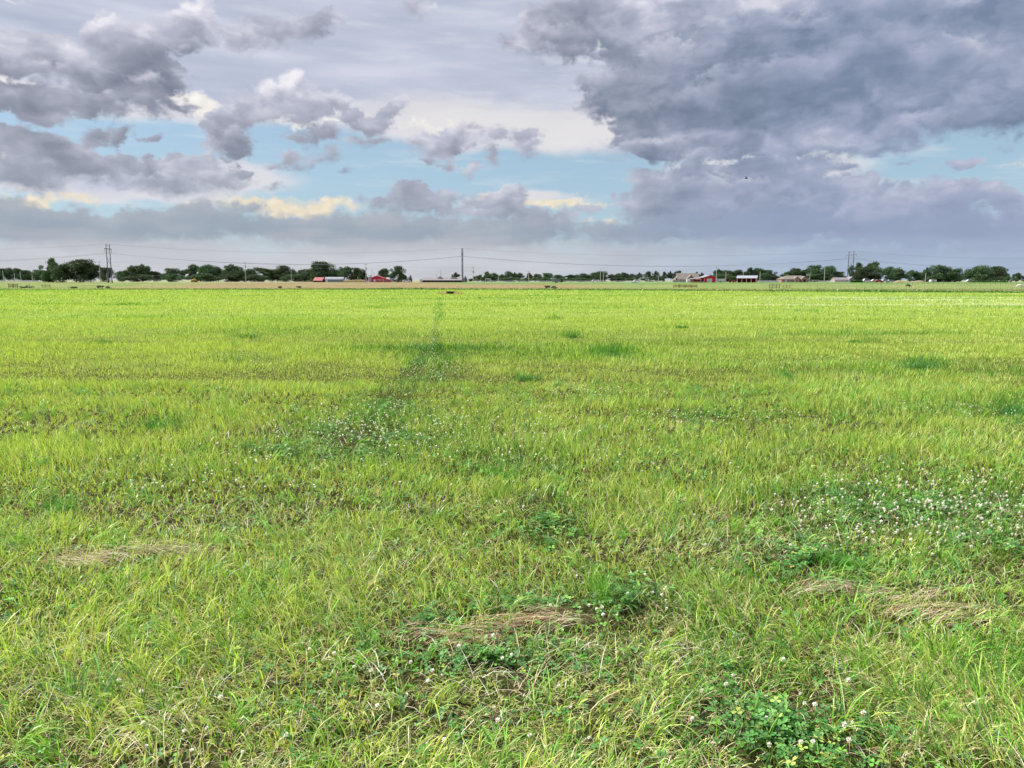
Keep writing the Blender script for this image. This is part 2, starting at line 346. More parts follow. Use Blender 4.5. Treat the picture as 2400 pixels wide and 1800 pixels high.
def mat_leaf(name, col=None, attr=None, trans=.35, rough=.5, var=.25, objvar=False, tcol=(1.15, 1.15, .6), spec=.25):
    m = bpy.data.materials.new(name); m.use_nodes = True; nt = m.node_tree; nt.nodes.clear(); b = NB(nt)
    if attr:
        a = b.n('ShaderNodeAttribute'); a.attribute_name = attr; c_ = a.outputs['Color']
    else:
        t_ = b.n('ShaderNodeTexCoord'); n_ = b.noise(t_.outputs['Object'], 9, 3, .6)
        c_ = b.mix(b.ss(n_, .3, .7), tuple(x * (1 - var) for x in col), tuple(x * (1 + var) for x in col))
    if objvar:
        oi = b.n('ShaderNodeObjectInfo')
        hs = b.n('ShaderNodeHueSaturation'); b.put(hs.inputs['Hue'], b.m('ADD', .475, b.m('MULTIPLY', oi.outputs['Random'], .05)))
        b.put(hs.inputs['Value'], b.m('ADD', .72, b.m('MULTIPLY', oi.outputs['Random'], .55))); nt.links.new(c_, hs.inputs['Color']); c_ = hs.outputs[0]
    bs = b.n('ShaderNodeBsdfPrincipled'); nt.links.new(c_, bs.inputs['Base Color']); bs.inputs['Roughness'].default_value = rough
    bs.inputs['Specular IOR Level'].default_value = spec
    tr = b.n('ShaderNodeBsdfTranslucent'); nt.links.new(b.v('MULTIPLY', c_, tcol), tr.inputs[0])
    mx = b.n('ShaderNodeMixShader'); mx.inputs[0].default_value = trans
    nt.links.new(bs.outputs[0], mx.inputs[1]); nt.links.new(tr.outputs[0], mx.inputs[2])
    o = b.n('ShaderNodeOutputMaterial'); nt.links.new(mx.outputs[0], o.inputs[0])
    return m
def vn(x, y, cell, seed=0):      # smooth value noise, 0..1
    r_ = np.random.default_rng(seed + 999); T = r_.random((256, 256))
    u = np.asarray(x) / cell + 1000.3 + seed * 3.1; v_ = np.asarray(y) / cell + 1000.7 + seed * 1.7
    iu = np.floor(u).astype(int); iv = np.floor(v_).astype(int); fu_ = u - iu; fv_ = v_ - iv
    fu_ = fu_ * fu_ * (3 - 2 * fu_); fv_ = fv_ * fv_ * (3 - 2 * fv_)
    g = lambda a, b_: T[a % 256, b_ % 256]
    return (g(iu, iv) * (1 - fu_) + g(iu + 1, iv) * fu_) * (1 - fv_) + (g(iu, iv + 1) * (1 - fu_) + g(iu + 1, iv + 1) * fu_) * fv_
def fbm(x, y, cell, seed=0, o=4):
    s_ = 0; a = 1; t_ = 0
    for i in range(o): s_ = s_ + a * vn(x, y, cell / 2 ** i, seed + i * 13); t_ += a; a *= .55
    return s_ / t_

def edgeY(x):                    # far edge of the hay field
    return 150 - .75 * np.maximum(x, 0)

# ------------------------------------------------------------------ ground
def ground():
    ys = np.unique(np.concatenate([np.linspace(-60, 60, 61), np.linspace(60, 500, 221), np.linspace(500, 3500, 60)]))
    xs = np.unique(np.concatenate([np.linspace(-2600, -300, 30), np.linspace(-300, 300, 121), np.linspace(300, 2600, 30)]))
    XX, YY = np.meshgrid(xs, ys); ZZ = hgt(YY)
    co = np.stack([XX, YY, ZZ], -1).reshape(-1, 3); nx = len(xs); ny = len(ys)
    i = np.arange(nx * ny).reshape(ny, nx)
    q = np.stack([i[:-1, :-1], i[:-1, 1:], i[1:, 1:], i[1:, :-1]], -1).reshape(-1, 4)
    me = bpy.data.meshes.new('ground'); me.from_pydata(co.tolist(), [], q.tolist())
    me.polygons.foreach_set('use_smooth', [True] * len(me.polygons))
    m = bpy.data.materials.new('field soil and turf'); m.use_nodes = True; nt = m.node_tree; b = NB(nt)
    bs = nt.nodes['Principled BSDF']; bs.inputs['Roughness'].default_value = 1; bs.inputs['Specular IOR Level'].default_value = 0
    g = b.n('ShaderNodeNewGeometry'); pos = g.outputs['Position']; s_ = b.n('ShaderNodeSeparateXYZ'); nt.links.new(pos, s_.inputs[0])
    x, y, z = s_.outputs
    n1 = b.noise(pos, .035, 5, .6); n2 = b.noise(pos, .25, 6, .65); n3 = b.noise(pos, 1.6, 6, .7); n4 = b.noise(pos, 25, 5, .7)
    # hay field turf, a thatch of green and straw
    green = b.mix(b.ss(n2, .35, .65), (.205, .295, .060), (.295, .37, .09))
    green = b.mix(b.ss(n3, .40, .75, 0, .5), green, (.26, .31, .08))
    green = b.mix(b.ss(n1, .46, .66, 0, .45), green, (.15, .26, .045))
    ns_ = b.noise(b.v('MULTIPLY', pos, (.12, .30, 0)), 1, 6, .65); green = b.mix(b.ss(ns_, .5, .68, 0, .5), green, (.14, .25, .045))
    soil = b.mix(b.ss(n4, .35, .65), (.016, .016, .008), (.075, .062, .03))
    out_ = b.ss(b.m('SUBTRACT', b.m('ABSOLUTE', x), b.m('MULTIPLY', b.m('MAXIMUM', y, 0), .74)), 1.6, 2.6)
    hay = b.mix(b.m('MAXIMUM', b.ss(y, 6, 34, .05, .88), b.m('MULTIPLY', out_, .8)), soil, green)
    # clover in pale bloom drawn out in bands towards the right
    bl = b.noise(b.v('MULTIPLY', pos, (.03, .22, 0)), 1, 5, .7)
    pale = b.m('MULTIPLY', b.ss(bl, .52, .62), b.m('MULTIPLY', b.ss(x, 18, 34), b.m('MULTIPLY', b.ss(y, 42, 52), b.ss(y, 105, 88))))
    hay = b.mix(b.m('MULTIPLY', pale, .8), hay, (.46, .50, .30))
    # beyond the field
    wob = b.m('MULTIPLY', b.m('SUBTRACT', n1, .5), 60)
    ex = b.m('ADD', b.m('SUBTRACT', b.m('SUBTRACT', y, 150), b.m('MULTIPLY', b.m('MAXIMUM', x, 0), -.75)), b.m('MULTIPLY', b.m('SUBTRACT', n2, .5), 3))
    fz = b.noise(b.v('MULTIPLY', pos, (.02, .12, 0)), 1, 6, .7)
    rough_ = b.mix(b.ss(fz, .35, .65), (.10, .16, .045), (.22, .235, .095))
    rough_ = b.mix(b.ss(n3, .5, .7, 0, .4), rough_, (.07, .15, .03))
    brown = b.mix(b.ss(fz, .35, .65), (.165, .135, .07), (.24, .195, .10))
    brown = b.mix(b.ss(n2, .45, .7, 0, .6), brown, (.29, .235, .12))
    pasture = b.mix(b.ss(fz, .35, .65), (.125, .18, .055), (.19, .225, .085))
    pasture = b.mix(b.ss(n1, .5, .62, 0, .6), pasture, (.26, .25, .11))
    xr = b.m('DIVIDE', x, y)     # bearing of the plots as seen along the ditch
    bm_ = b.m('MULTIPLY', b.ss(b.m('ADD', x, wob), 60, 10), b.ss(b.m('ADD', x, wob), -175, -120))
    bm_ = b.m('MULTIPLY', bm_, b.ss(b.m('ADD', y, wob), 262, 280))
    far = b.mix(bm_, pasture, brown)
    lawn = b.m('MULTIPLY', b.ss(y, 350, 372), b.ss(x, -45, -20))
    far = b.mix(lawn, far, b.mix(n2, (.10, .175, .05), (.14, .21, .065)))
    drive = b.m('MULTIPLY', b.ss(y, 415, 425), 1.0)
    far = b.mix(b.m('MULTIPLY', drive, .6), far, (.27, .27, .21))
    beyond = b.mix(b.ss(y, 235, 262), rough_, far)
    # dry tan strip along the right behind the field edge
    strip = b.m('MULTIPLY', b.ss(ex, 6, 12), b.m('MULTIPLY', b.ss(ex, 60, 30), b.ss(x, 30, 50)))
    beyond = b.mix(b.m('MULTIPLY', strip, .7), beyond, (.33, .33, .15))
    col = b.mix(b.ss(ex, -.6, .6), hay, beyond)
    nt.links.new(col, bs.inputs['Base Color'])
    bp = b.n('ShaderNodeBump'); bp.inputs['Strength'].default_value = .8; bp.inputs['Distance'].default_value = .06
    nt.links.new(b.m('ADD', n4, b.m('MULTIPLY', n3, 2)), bp.inputs['Height']); nt.links.new(bp.outputs[0], bs.inputs['Normal'])
    me.materials.append(m); o = linkmesh('ground', me); tag(o, kind='structure'); return o
ground()

# ------------------------------------------------------------------ grass
def blades(name, x, y, h, w, lean, col, segs, mat, azm=None, z0=0.0, parent=None, droop=None, face=None):
    n = len(x)
    if azm is None: azm = rng.random(n) * 2 * np.pi
    if face is None: face = rng.random(n) * np.pi
    if droop is None: droop = rng.random(n) * .6
    z = hgt(y) + z0
    wx = np.cos(face); wy = np.sin(face)
    L = segs; nv = 2 * L + 1
    co = np.empty((n, nv, 3), np.float32)
    for i in range(L + 1):
        t_ = i / L
        ang = lean + droop * t_ * 1.3            # angle from the vertical grows along the blade
        s_ = h * t_
        hx = s_ * np.sin(ang * (.5 + .5 * t_)); hz = s_ * np.cos(ang * (.5 + .5 * t_))
        px = x + hx * np.cos(azm); py = y + hx * np.sin(azm); pz = z + np.maximum(hz, .002)
        if i == L: co[:, 2 * L, 0] = px; co[:, 2 * L, 1] = py; co[:, 2 * L, 2] = pz
        else:
            ww = w * .5 * (1 - .45 * t_)
            for k, sg in ((0, -1), (1, 1)):
                co[:, 2 * i + k, 0] = px + sg * ww * wx; co[:, 2 * i + k, 1] = py + sg * ww * wy; co[:, 2 * i + k, 2] = pz
    base = (np.arange(n) * nv)[:, None]
    fq = []
    for i in range(L - 1): fq.append([2 * i, 2 * i + 1, 2 * i + 3, 2 * i + 2])
    quads = (base[:, :, None] + np.array(fq, int)[None]).reshape(-1, 4) if fq else np.empty((0, 4), int)
    tris = base + np.array([[2 * L - 2, 2 * L - 1, 2 * L]])
    return co.reshape(-1, 3), quads, tris, np.repeat(col.astype(np.float32), nv, 0)
def mesh_from(name, parts, mat, parent=None):
    co = []; lv = []; ls = []; cols = []; off = 0; nl = 0; lt = []
    for c_, q, t_, cc in parts:
        co.append(c_); cols.append(cc)
        if len(q): lv.append((q + off).ravel()); ls.append(nl + 4 * np.arange(len(q))); nl += 4 * len(q)
        if len(t_): lv.append((t_ + off).ravel()); ls.append(nl + 3 * np.arange(len(t_))); nl += 3 * len(t_)
        off += len(c_)
    co = np.concatenate(co); lv = np.concatenate(lv).astype(np.int32); ls = np.concatenate(ls).astype(np.int32); cols = np.concatenate(cols)
    me = bpy.data.meshes.new(name); me.vertices.add(len(co)); me.vertices.foreach_set('co', co.astype(np.float32).ravel())
    me.loops.add(len(lv)); me.loops.foreach_set('vertex_index', lv); me.polygons.add(len(ls)); me.polygons.foreach_set('loop_start', ls)
    a = me.color_attributes.new('tint', 'FLOAT_COLOR', 'POINT')
    a.data.foreach_set('color', np.concatenate([cols, np.ones((len(cols), 1), np.float32)], 1).ravel())
    me.update(calc_edges=True); me.materials.append(mat)
    return linkmesh(name, me, parent)
M_grass = mat_leaf('grass blade', attr='tint', trans=.34, rough=.38, spec=.32, tcol=(1.1, 1.15, .55))
M_straw = mat_leaf('dry straw', attr='tint', trans=.2, rough=.5, spec=.3, tcol=(1, .95, .8))
M_clover = mat_leaf('clover leaf', attr='tint', trans=.25, rough=.5, spec=.3, tcol=(1.1, 1.2, .5))

def E(px, py, list_):            # strength of a set of elliptical patches given by photo pixels on the ground
    v_ = np.zeros_like(px)
    for (cx, cy, rx, ry, s_) in list_:
        d = np.sqrt(((px - cx) / rx) ** 2 + ((py - cy) / ry) ** 2); v_ = np.maximum(v_, s_ * np.clip(1.6 - d, 0, 1) ** .8)
    return v_
P_clover = [(2170,1195,300,48,1),(1900,1320,120,70,.8),(2330,1290,120,60,.7),(1480,1420,110,50,.9),(1150,1560,230,45,.65),(1820,1720,190,110,1),(1700,1570,90,60,.7),(1280,1230,80,50,.8),(1250,1430,110,22,.6),(1000,1470,60,30,.5),(1990,1180,120,40,.6),(1010,890,70,22,.8),(900,960,90,35,.9),(770,1010,110,30,.9),(950,1030,180,35,.7),(850,1070,140,30,.6),(1020,850,60,25,.8),(1018,800,9,22,.5),(985,850,22,18,.7),(940,905,46,22,.6),(1080,990,120,30,.5),(1120,1060,160,25,.4),(1400,935,110,12,.4),(1650,980,170,16,.5),(560,845,70,10,.6),(650,1060,150,30,.5),(2230,960,140,20,.4)]
P_dark = [(a_, b_, c_ * .75, d_, e_ * .75) for a_, b_, c_, d_, e_ in [(380,995,90,16,1),(1430,830,60,8,1),(1340,788,28,6,1),(2160,855,66,11,1),(2040,800,30,5,.7),(1240,885,60,10,.6),(1840,880,30,8,.6),(240,806,34,5,.9),(580,790,44,5,.9),(1300,746,30,4,.9),(2370,960,60,30,.8),(1180,1100,140,28,.55),(1560,770,20,3,.8),(1800,790,40,4,.6),(830,805,60,5,.4),(130,1190,70,20,.5),(440,1110,130,20,.4),(1000,860,90,25,.3),(1030,730,14,20,.6),(700,870,150,10,.3),(1300,1230,100,30,.3),(420,730,30,3,.6),(1900,730,40,3,.5),(1600,740,40,3,.5)]]
P_straw = [(330,1308,190,15,1),(190,1325,90,15,.8),(1230,1476,140,22,1),(1060,1500,110,15,.8),(2050,1405,170,16,.85),(2180,1445,120,20,.7),(1950,1400,70,10,.4),(1200,1150,80,20,.2)]
def pathd(px, py):               # the trodden line running away to the drain
    cx = np.interp(py, [690, 740, 800, 850, 900, 960, 1030, 1080], [1036, 1026, 1018, 985, 940, 915, 860, 800])
    wd = np.interp(py, [690, 740, 800, 850, 900, 1000, 1080], [5, 6, 9, 16, 30, 60, 90])
    return np.clip(1.5 - np.abs(px - cx) / wd, 0, 1) * (py < 1090) * np.interp(py, [690, 760, 840, 900], [.35, .5, 1, 1]) * (.4 + .9 * vn(px, py, 14, 5))
def bandpts(y0, y1, dens, margin=1.0):
    k = .74; A = (y1 - y0) * 2 * (k * (y0 + y1) / 2 + margin); n = int(A * dens)
    y = y0 + rng.random(int(n * 1.6)) * (y1 - y0); x = (rng.random(len(y)) * 2 - 1) * (k * y1 + margin)
    keep = np.abs(x) < k * y + margin; x, y = x[keep][:n], y[keep][:n]
    return x, y
def jit(col, n, a=.15):
    return np.clip(np.array(col)[None] * (1 + a * rng.standard_normal((n, 1))) * (1 + .06 * rng.standard_normal((n, 3))), .004, .9)
def field_grass():
    gp = []; st = []
    #        y0   y1   dens  segs hmul wpx
    bands = [(1.5, 3.0, 8500, 4), (3.0, 4.5, 6500, 3), (4.5, 7, 3800, 3), (7, 11, 2600, 2), (11, 18, 1350, 2), (18, 30, 560, 1), (30, 50, 140, 1), (50, 85, 42, 1), (85, 152, 11, 1)]
    for y0, y1, dens, sg in bands:
        x, y = bandpts(y0, y1, dens, 2.0)
        # a thinner margin of turf outside the view and behind the camera
        my0 = -1.5 if y0 < 2 else y0; m_ = int((y1 - my0) * 2 * (.74 * y1 + 12) * dens * .42)
        xm = (rng.random(m_) * 2 - 1) * (.74 * y1 + 12); ym = my0 + rng.random(m_) * (y1 - my0)
        k = ((np.abs(xm) > .74 * ym + 2.0) | (ym < 1.5)) & (np.abs(xm) < .74 * np.maximum(ym, 0) + (7 if y1 < 12 else 12))
        x = np.concatenate([x, xm[k]]); y = np.concatenate([y, ym[k]]); mg = np.arange(len(x)) >= len(x) - k.sum()
        k = y < edgeY(x); mg = mg[k]; x, y = x[k], y[k]
        n = len(x); px, py = proj(x, np.maximum(y, 1.0), 0 * x + hgt(y)); px = np.where(mg, 99999 * np.sign(x), px)
        cl = E(px, py, P_clover); dk = E(px, py, P_dark); sw = E(px, py, P_straw); pd = pathd(px, py)
        n1 = fbm(x, y, 1.1, 1); n2 = fbm(x, y, .35, 2); n3 = fbm(x, y, 9, 3); n4 = fbm(x, y, .12, 5, 2)
        wmul = np.where(mg, 1.7, 1.0)
        keep = rng.random(n) > np.clip(.58 * cl * (y < 6.5) + .25 * cl * (y >= 6.5) + .66 * sw * (y < 12) + .22 * pd + (n4 < .38) * .45 * (y < 8), 0, .95)
        x, y, px, py, cl, dk, sw, pd, n1, n2, n3, n4 = [q[keep] for q in (x, y, px, py, cl, dk, sw, pd, n1, n2, n3, n4)]; wmul = wmul[keep]; n = len(x)
        near = np.clip((6.5 - y) / 4.5, 0, 1)
        # blades stand together in tufts with gaps between
        cell = .06 if y1 < 8 else (.10 if y1 < 20 else .25); wu = x * .8253 + y * .5646 + 5 * cell * (fbm(x, y, 5 * cell, 61, 2) - .5); wv = -x * .5646 + y * .8253 + 5 * cell * (fbm(x, y, 5 * cell, 67, 2) - .5)
        ci = np.floor(wu / cell).astype(int); cj = np.floor(wv / cell).astype(int)
        hs = lambda k: (np.sin(ci * 12.9898 * k + cj * 78.233 + k * 3.3) * 43758.5453) % 1.0
        tu = (ci + .1 + .8 * hs(1)) * cell - wu; tv = (cj + .1 + .8 * hs(2)) * cell - wv; tx = tu * .8253 - tv * .5646; ty = tu * .5646 + tv * .8253; tuft = hs(3)
        pull = (.30 + .40 * hs(5)) * np.interp(y, [7, 16], [1, 0]); x = x + pull * tx; y = y + pull * ty
        n7 = fbm(x * .3, y, 1.6, 51, 3); n5 = fbm(x * .55, y, .8, 17, 3); dk = np.maximum(dk, np.clip((n7 - .69) * 6, 0, .55) * (y > 9)); n6 = fbm(x * .4, y, 5, 27, 4)
        h = (.052 + .19 * n2 * sst(n5, .30, .70)) * (.5 + .85 * rng.random(n)) * (1 + .75 * dk) * (1 - .35 * pd) * (1 - .1 * near) * (.75 + .5 * n6)
        h *= np.interp(y, [6, 10, 40, 60, 150], [1, .74, .74, .9, 1.4])
        wd = np.maximum(.0040 * (.6 + .8 * rng.random(n)), y / 769 * np.interp(y, [1, 6, 30, 150], [.46, .36, .42, .5]) * (.6 + .6 * rng.random(n)))
        lean = np.abs(rng.normal(.20, .24, n)) + near * .12
        droop = rng.random(n) * (.30 + near * .45)
        azm = np.where(rng.random(n) < .55, np.arctan2(-ty, -tx) + rng.normal(0, .6, n), rng.random(n) * 6.283); h *= 1 + (tuft - .5) * np.interp(y, [8, 30], [.76, .3])
        # combed towards one side in places by the mower
        cf = fbm(x, y, .9, 8) * 9; q = rng.random(n) < .45; azm = np.where(q, cf + rng.normal(0, .5, n), azm); n1 = .5 * n1 + .5 * n5
        # colours
        u = rng.random(n)
        c1 = jit((.175, .395, .040), n, .32); c2 = jit((.455, .560, .120), n, .28); c3 = jit((.060, .180, .032), n, .25); c4 = jit((.66, .58, .28), n, .2)
        yel = np.clip((hs(7) - .5) * .7 * (y < 25) + (n3 - .35) * 1.4 + (.5 - n6) * 1.6 + np.interp(y, [2, 5, 12, 40, 120], [.42, .58, .86, .88, .78]) - .9 * dk - .5 * cl - .5 * pd, 0, .93)
        wd = wd * wmul
        c_ = np.where((u < yel)[:, None], c2, c1)
        dark = rng.random(n) < np.clip(.05 + .05 * near + .50 * dk + .40 * cl + .30 * pd + .28 * (1 - n1) * near + .5 * np.clip(n6 - .52, 0, 1) * 2, 0, .8)
        c_ = np.where(dark[:, None], c3, c_)
        dead = rng.random(n) < np.clip(.06 + .27 * near + np.interp(y, [3, 8, 20, 40], [.15, .11, .06, .02]) + .5 * (n4 - .45) * near, 0, .6) * (1 - .6 * dk)
        c_ = np.where(dead[:, None], c4, c_)
        c_ = np.where(((u > .985) & (y < 14))[:, None], jit((.80, .74, .50), n), c_)
        strip = np.clip((fbm(x * .12, y, 2.6, 71, 3) - .42) * 6, 0, 1) * sst(x / y, .24, .34) * sst(y, 38, 46) * sst(y, 76, 66)
        c_ = np.where((rng.random(n) < .55 * strip)[:, None], jit((.80, .80, .62), n, .1), c_)
        h = np.where(dead, h * .75, h); wd = np.where(dead, wd * .7, wd); lean = np.where(dead, lean + .5, lean)
        gp.append(blades('g', x, y, h, wd, lean, c_, sg, None, azm=azm, droop=droop))
        # long seed stalks
    # scattered taller, broader blades near the camera
    cx_, cy_ = bandpts(1.6, 11, 26, .6); m = len(cx_); per = rng.integers(3, 17, m); i_ = np.repeat(np.arange(m), per); n = len(i_)
    sz_ = rng.random(m)[i_]; ca = (rng.random(m) * 6.283)[i_]; x = cx_[i_] + rng.normal(0, .022, n); y = cy_[i_] + rng.normal(0, .022, n)
    tc_ = np.where(rng.random(m)[i_, None] < .55, jit((.22, .42, .06), n, .2), np.where(rng.random(m)[i_, None] < .5, jit((.36, .50, .09), n, .2), jit((.12, .30, .06), n, .2)))
    gp.append(blades('g', x, y, (.09 + .12 * sz_) * (.6 + .5 * rng.random(n)), .0042 + .0036 * rng.random(n), .15 + .75 * rng.random(n), tc_, 6, None, azm=ca + rng.normal(0, .8, n), droop=.2 + rng.random(n) * .8))
    o = mesh_from('grass', gp, M_grass); tag(o, 'bright yellow green mown grass covering the hay field', 'grass', kind='stuff')
    # thatch: dead straws lying flat and criss-cross
    for y0, y1, dens, sg in [(1.5, 3, 1700, 3), (3, 5, 900, 3), (5, 8, 260, 2), (8, 14, 60, 1)]:
        x, y = bandpts(y0, y1, dens, .8); n = len(x); n4 = fbm(x, y, .3, 21, 3)
        px, py = proj(x, y, 0 * x); ss_ = E(px, py, P_straw)
        k = rng.random(n) < np.clip((n4 - .25) * 2.2, .12, 1) * (1 - .8 * ss_); x, y, n4 = x[k], y[k], n4[k]; n = len(x)
        z0 = rng.random(n) ** 1.5 * .035
        u = rng.random(n)[:, None]
        c_ = np.where(u < .6, jit((.70, .62, .36), n, .2), np.where(u < .78, jit((.36, .25, .12), n, .2), jit((.84, .80, .60), n, .1)))
        st.append(blades('s', x, y, .05 + .13 * rng.random(n) ** 2, np.maximum(.0016 + .001 * rng.random(n), y / 769 * .34), 1.15 + .4 * rng.random(n), c_, sg, None, z0=z0, droop=rng.normal(0, .25, n)))
    # swathes of raked straw: parallel stalks across the view
    for (cx, cy, rx, ry, s_) in P_straw:
        if s_ < .3: continue
        gx, gy = groundpt(cx, cy); wx_ = rx / F * gy * 1.02; wy_ = abs(groundpt(cx, cy - ry)[1] - groundpt(cx, cy + ry)[1]) / 2
        n = int(wx_ * wy_ * 5200 * s_ * min(1, (3.2 / gy) ** .5)) + 40
        a = rng.random(n) * 6.283; r_ = np.sqrt(rng.random(n)) * (1 + .15 * rng.standard_normal(n))
        x = gx + np.cos(a) * r_ * wx_; y = gy + np.sin(a) * r_ * wy_
        ln = .08 + .22 * rng.random(n)
        z0 = .014 * rng.random(n) ** 1.5 + .002; y = y + .05 * np.sin(x * 9)
        th = np.where(rng.random(n) < .5, 0, np.pi) + rng.normal(.06 if cx > 700 else -.03, .17, n) + .25 * (fbm(x, y, .3, 3, 2) - .5)
        u = rng.random(n)[:, None]
        c_ = np.where(u < .42, jit((.50, .37, .22), n, .25), np.where(u < (.86 if cx > 900 and cx < 1500 else .74), jit((.26, .135, .075) if 900 < cx < 1500 else (.33, .24, .12), n, .25), jit((.72, .65, .44), n, .15)))
        st.append(blades('s', x - np.cos(th) * ln / 2, y, ln, np.maximum(.0018 + .0012 * rng.random(n), gy / 769 * .4), np.full(n, 1.50), c_, 3, None, azm=th, face=th + np.pi / 2, z0=z0, droop=rng.normal(.02, .06, n)))
    o = mesh_from('straw', st, M_straw); tag(o, 'dry tan straw lying between the grass blades and in three raked patches', 'straw', kind='stuff')
field_grass()

def clover_leaves():
    parts = []
    xs_ = []; ys_ = []
    for (cx, cy, rx, ry, s_) in P_clover:
        gx, gy = groundpt(cx, cy); wx_ = rx / F * gy; wy_ = abs(groundpt(cx, cy - ry)[1] - groundpt(cx, cy + ry)[1]) / 2
        dens = np.interp(gy, [2, 3, 6, 10, 20], [3000, 2300, 650, 200, 50])
        n = int(wx_ * wy_ * 3.2 * dens * s_) + 20
        r_ = np.abs(rng.normal(0, .78, n)); a = rng.random(n) * 6.283
        xs_.append(gx + np.cos(a) * r_ * wx_); ys_.append(gy + np.sin(a) * r_ * wy_)
    x, y = bandpts(1.6, 7, 170, .5); xs_.append(x); ys_.append(y)
    x = np.concatenate(xs_); y = np.concatenate(ys_); n = len(x)
    k = fbm(x, y, .25, 33, 2) > .33; x, y = x[k], y[k]; n = len(x)
    z = hgt(y) + .018 + .045 * rng.random(n)
    sz = np.maximum(.0088 + .0065 * rng.random(n), y / 769 * .8)
    rot = rng.random(n) * 6.283; tilt = rng.normal(.25, .25, n); tz = rng.random(n) * 6.283
    col = jit((.080, .215, .048), n, .28); u = rng.random(n)
    col = np.where((u < .25)[:, None], jit((.15, .33, .06), n, .2), col); col = np.where((u > .95)[:, None], jit((.34, .42, .08), n, .2), col)
    # leaflet outline: base, right, right tip, notch, left tip, left
    out = np.array([(0.05, 0), (.7, -.52), (1.25, -.42), (1.22, 0), (1.25, .42), (.7, .52)]); zz = np.array([0, .18, .22, .0, .22, .18])
    co = np.empty((n, 18, 3), np.float32)
    for l in range(3):
        a = rot + l * 2.094
        for i in range(6):
            u_, v_ = out[i]
            lx = (np.cos(a) * u_ - np.sin(a) * v_) * sz; ly = (np.sin(a) * u_ + np.cos(a) * v_) * sz
            co[:, l * 6 + i, 0] = x + lx; co[:, l * 6 + i, 1] = y + ly
            co[:, l * 6 + i, 2] = z + zz[i] * sz + (lx * np.cos(tz) + ly * np.sin(tz)) * np.tan(np.clip(tilt, -.8, .8))
    base = (np.arange(n) * 18)[:, None, None]
    fq = np.array([[6 * l + a for a in q] for l in range(3) for q in ((0, 1, 2, 3), (0, 3, 4, 5))])
    q = (base + fq[None]).reshape(-1, 4)
    parts.append((co.reshape(-1, 3), q, np.empty((0, 3), int), np.repeat(col, 18, 0)))
    kk = y < 7; xx, yy = x[kk], y[kk]
    parts.append(blades('s', xx, yy, (z[kk] - hgt(yy)) * 1.0, np.full(len(xx), .0012), np.zeros(len(xx)), jit((.14, .28, .06), len(xx)), 1, None, droop=np.zeros(len(xx))))
    o = mesh_from('clover', parts, M_clover); tag(o, 'dark green clover leaves in low patches between the grass', 'clover', kind='stuff')
clover_leaves()

# ------------------------------------------------------------------ clover blossoms
M_white = mat_leaf('blossom white', (.95, .93, .84), trans=.25, var=.08, tcol=(1, 1, .9))
M_brown = mat_leaf('blossom brown', (.34, .19, .085), trans=.1, var=.3, tcol=(1, .9, .7))
M_stem = mat_leaf('flower stem', (.16, .28, .07), trans=.2, var=.2)
def blossom_mesh(name, seed, brown=0.0, r=.0095):
    rs = random.Random(seed); vs = []; fs = []; mi = []
    for i in range(46):
        zc = 1 - 1.75 * (i + .5) / 46; a = i * 2.39996 + rs.uniform(-.2, .2); q = math.sqrt(max(0, 1 - zc * zc))
        d = Vector((q * math.cos(a), q * math.sin(a), zc)); d = (d + Vector((0, 0, .25 if zc > -.2 else -.5))).normalized()
        s_ = d.cross(Vector((0, 0, 1))); s_ = s_.normalized() if s_.length > .1 else Vector((1, 0, 0)); u = d.cross(s_)
        n = len(vs); L = r * rs.uniform(.9, 1.25); ww = r * .23
        vs += [d * r * .25, d * L * .75 + s_ * ww, d * L + u * ww * .4, d * L * .75 - s_ * ww]; fs.append((n, n + 1, n + 2, n + 3))
        mi.append(1 if (zc < -.35 and rs.random() < .7) or rs.random() < brown else 0)
    me = bpy.data.meshes.new(name); me.from_pydata([tuple(v_) for v_ in vs], [], fs); me.materials.append(M_white); me.materials.append(M_brown)
    me.polygons.foreach_set('material_index', mi); me.update(); return me
def stem_mesh(h):
    m_ = MB().tube([(0, 0, 0), (.003, .002, h * .5), (0, 0, h)], [.0011, .001, .0009], 4, False)
    me = bpy.data.meshes.new('stem'); me.from_pydata(m_.v, [], m_.f); me.materials.append(M_stem); return me
BL = [blossom_mesh('blossom', i, b_) for i, b_ in enumerate((0, .03, .08, .9))]
def blossom_and_stem(bm_, h):
    m_ = MB().tube([(0, 0, 0), (.003, .002, h * .5), (0, 0, h)], [.0011, .001, .0009], 4, False)
    vs = list(m_.v); fs = list(m_.f); mi = [2] * len(fs); n = len(vs)
    vs += [(v_.co.x, v_.co.y, v_.co.z + h) for v_ in bm_.vertices]
    for p in bm_.polygons: fs.append(tuple(n + i for i in p.vertices)); mi.append(p.material_index)
    me = bpy.data.meshes.new('clover_flower'); me.from_pydata(vs, [], fs)
    for q in (M_white, M_brown, M_stem): me.materials.append(q)
    me.polygons.foreach_set('material_index', mi); return me
BS = [blossom_and_stem(b_, .075) for b_ in BL]
ST = stem_mesh(.075)
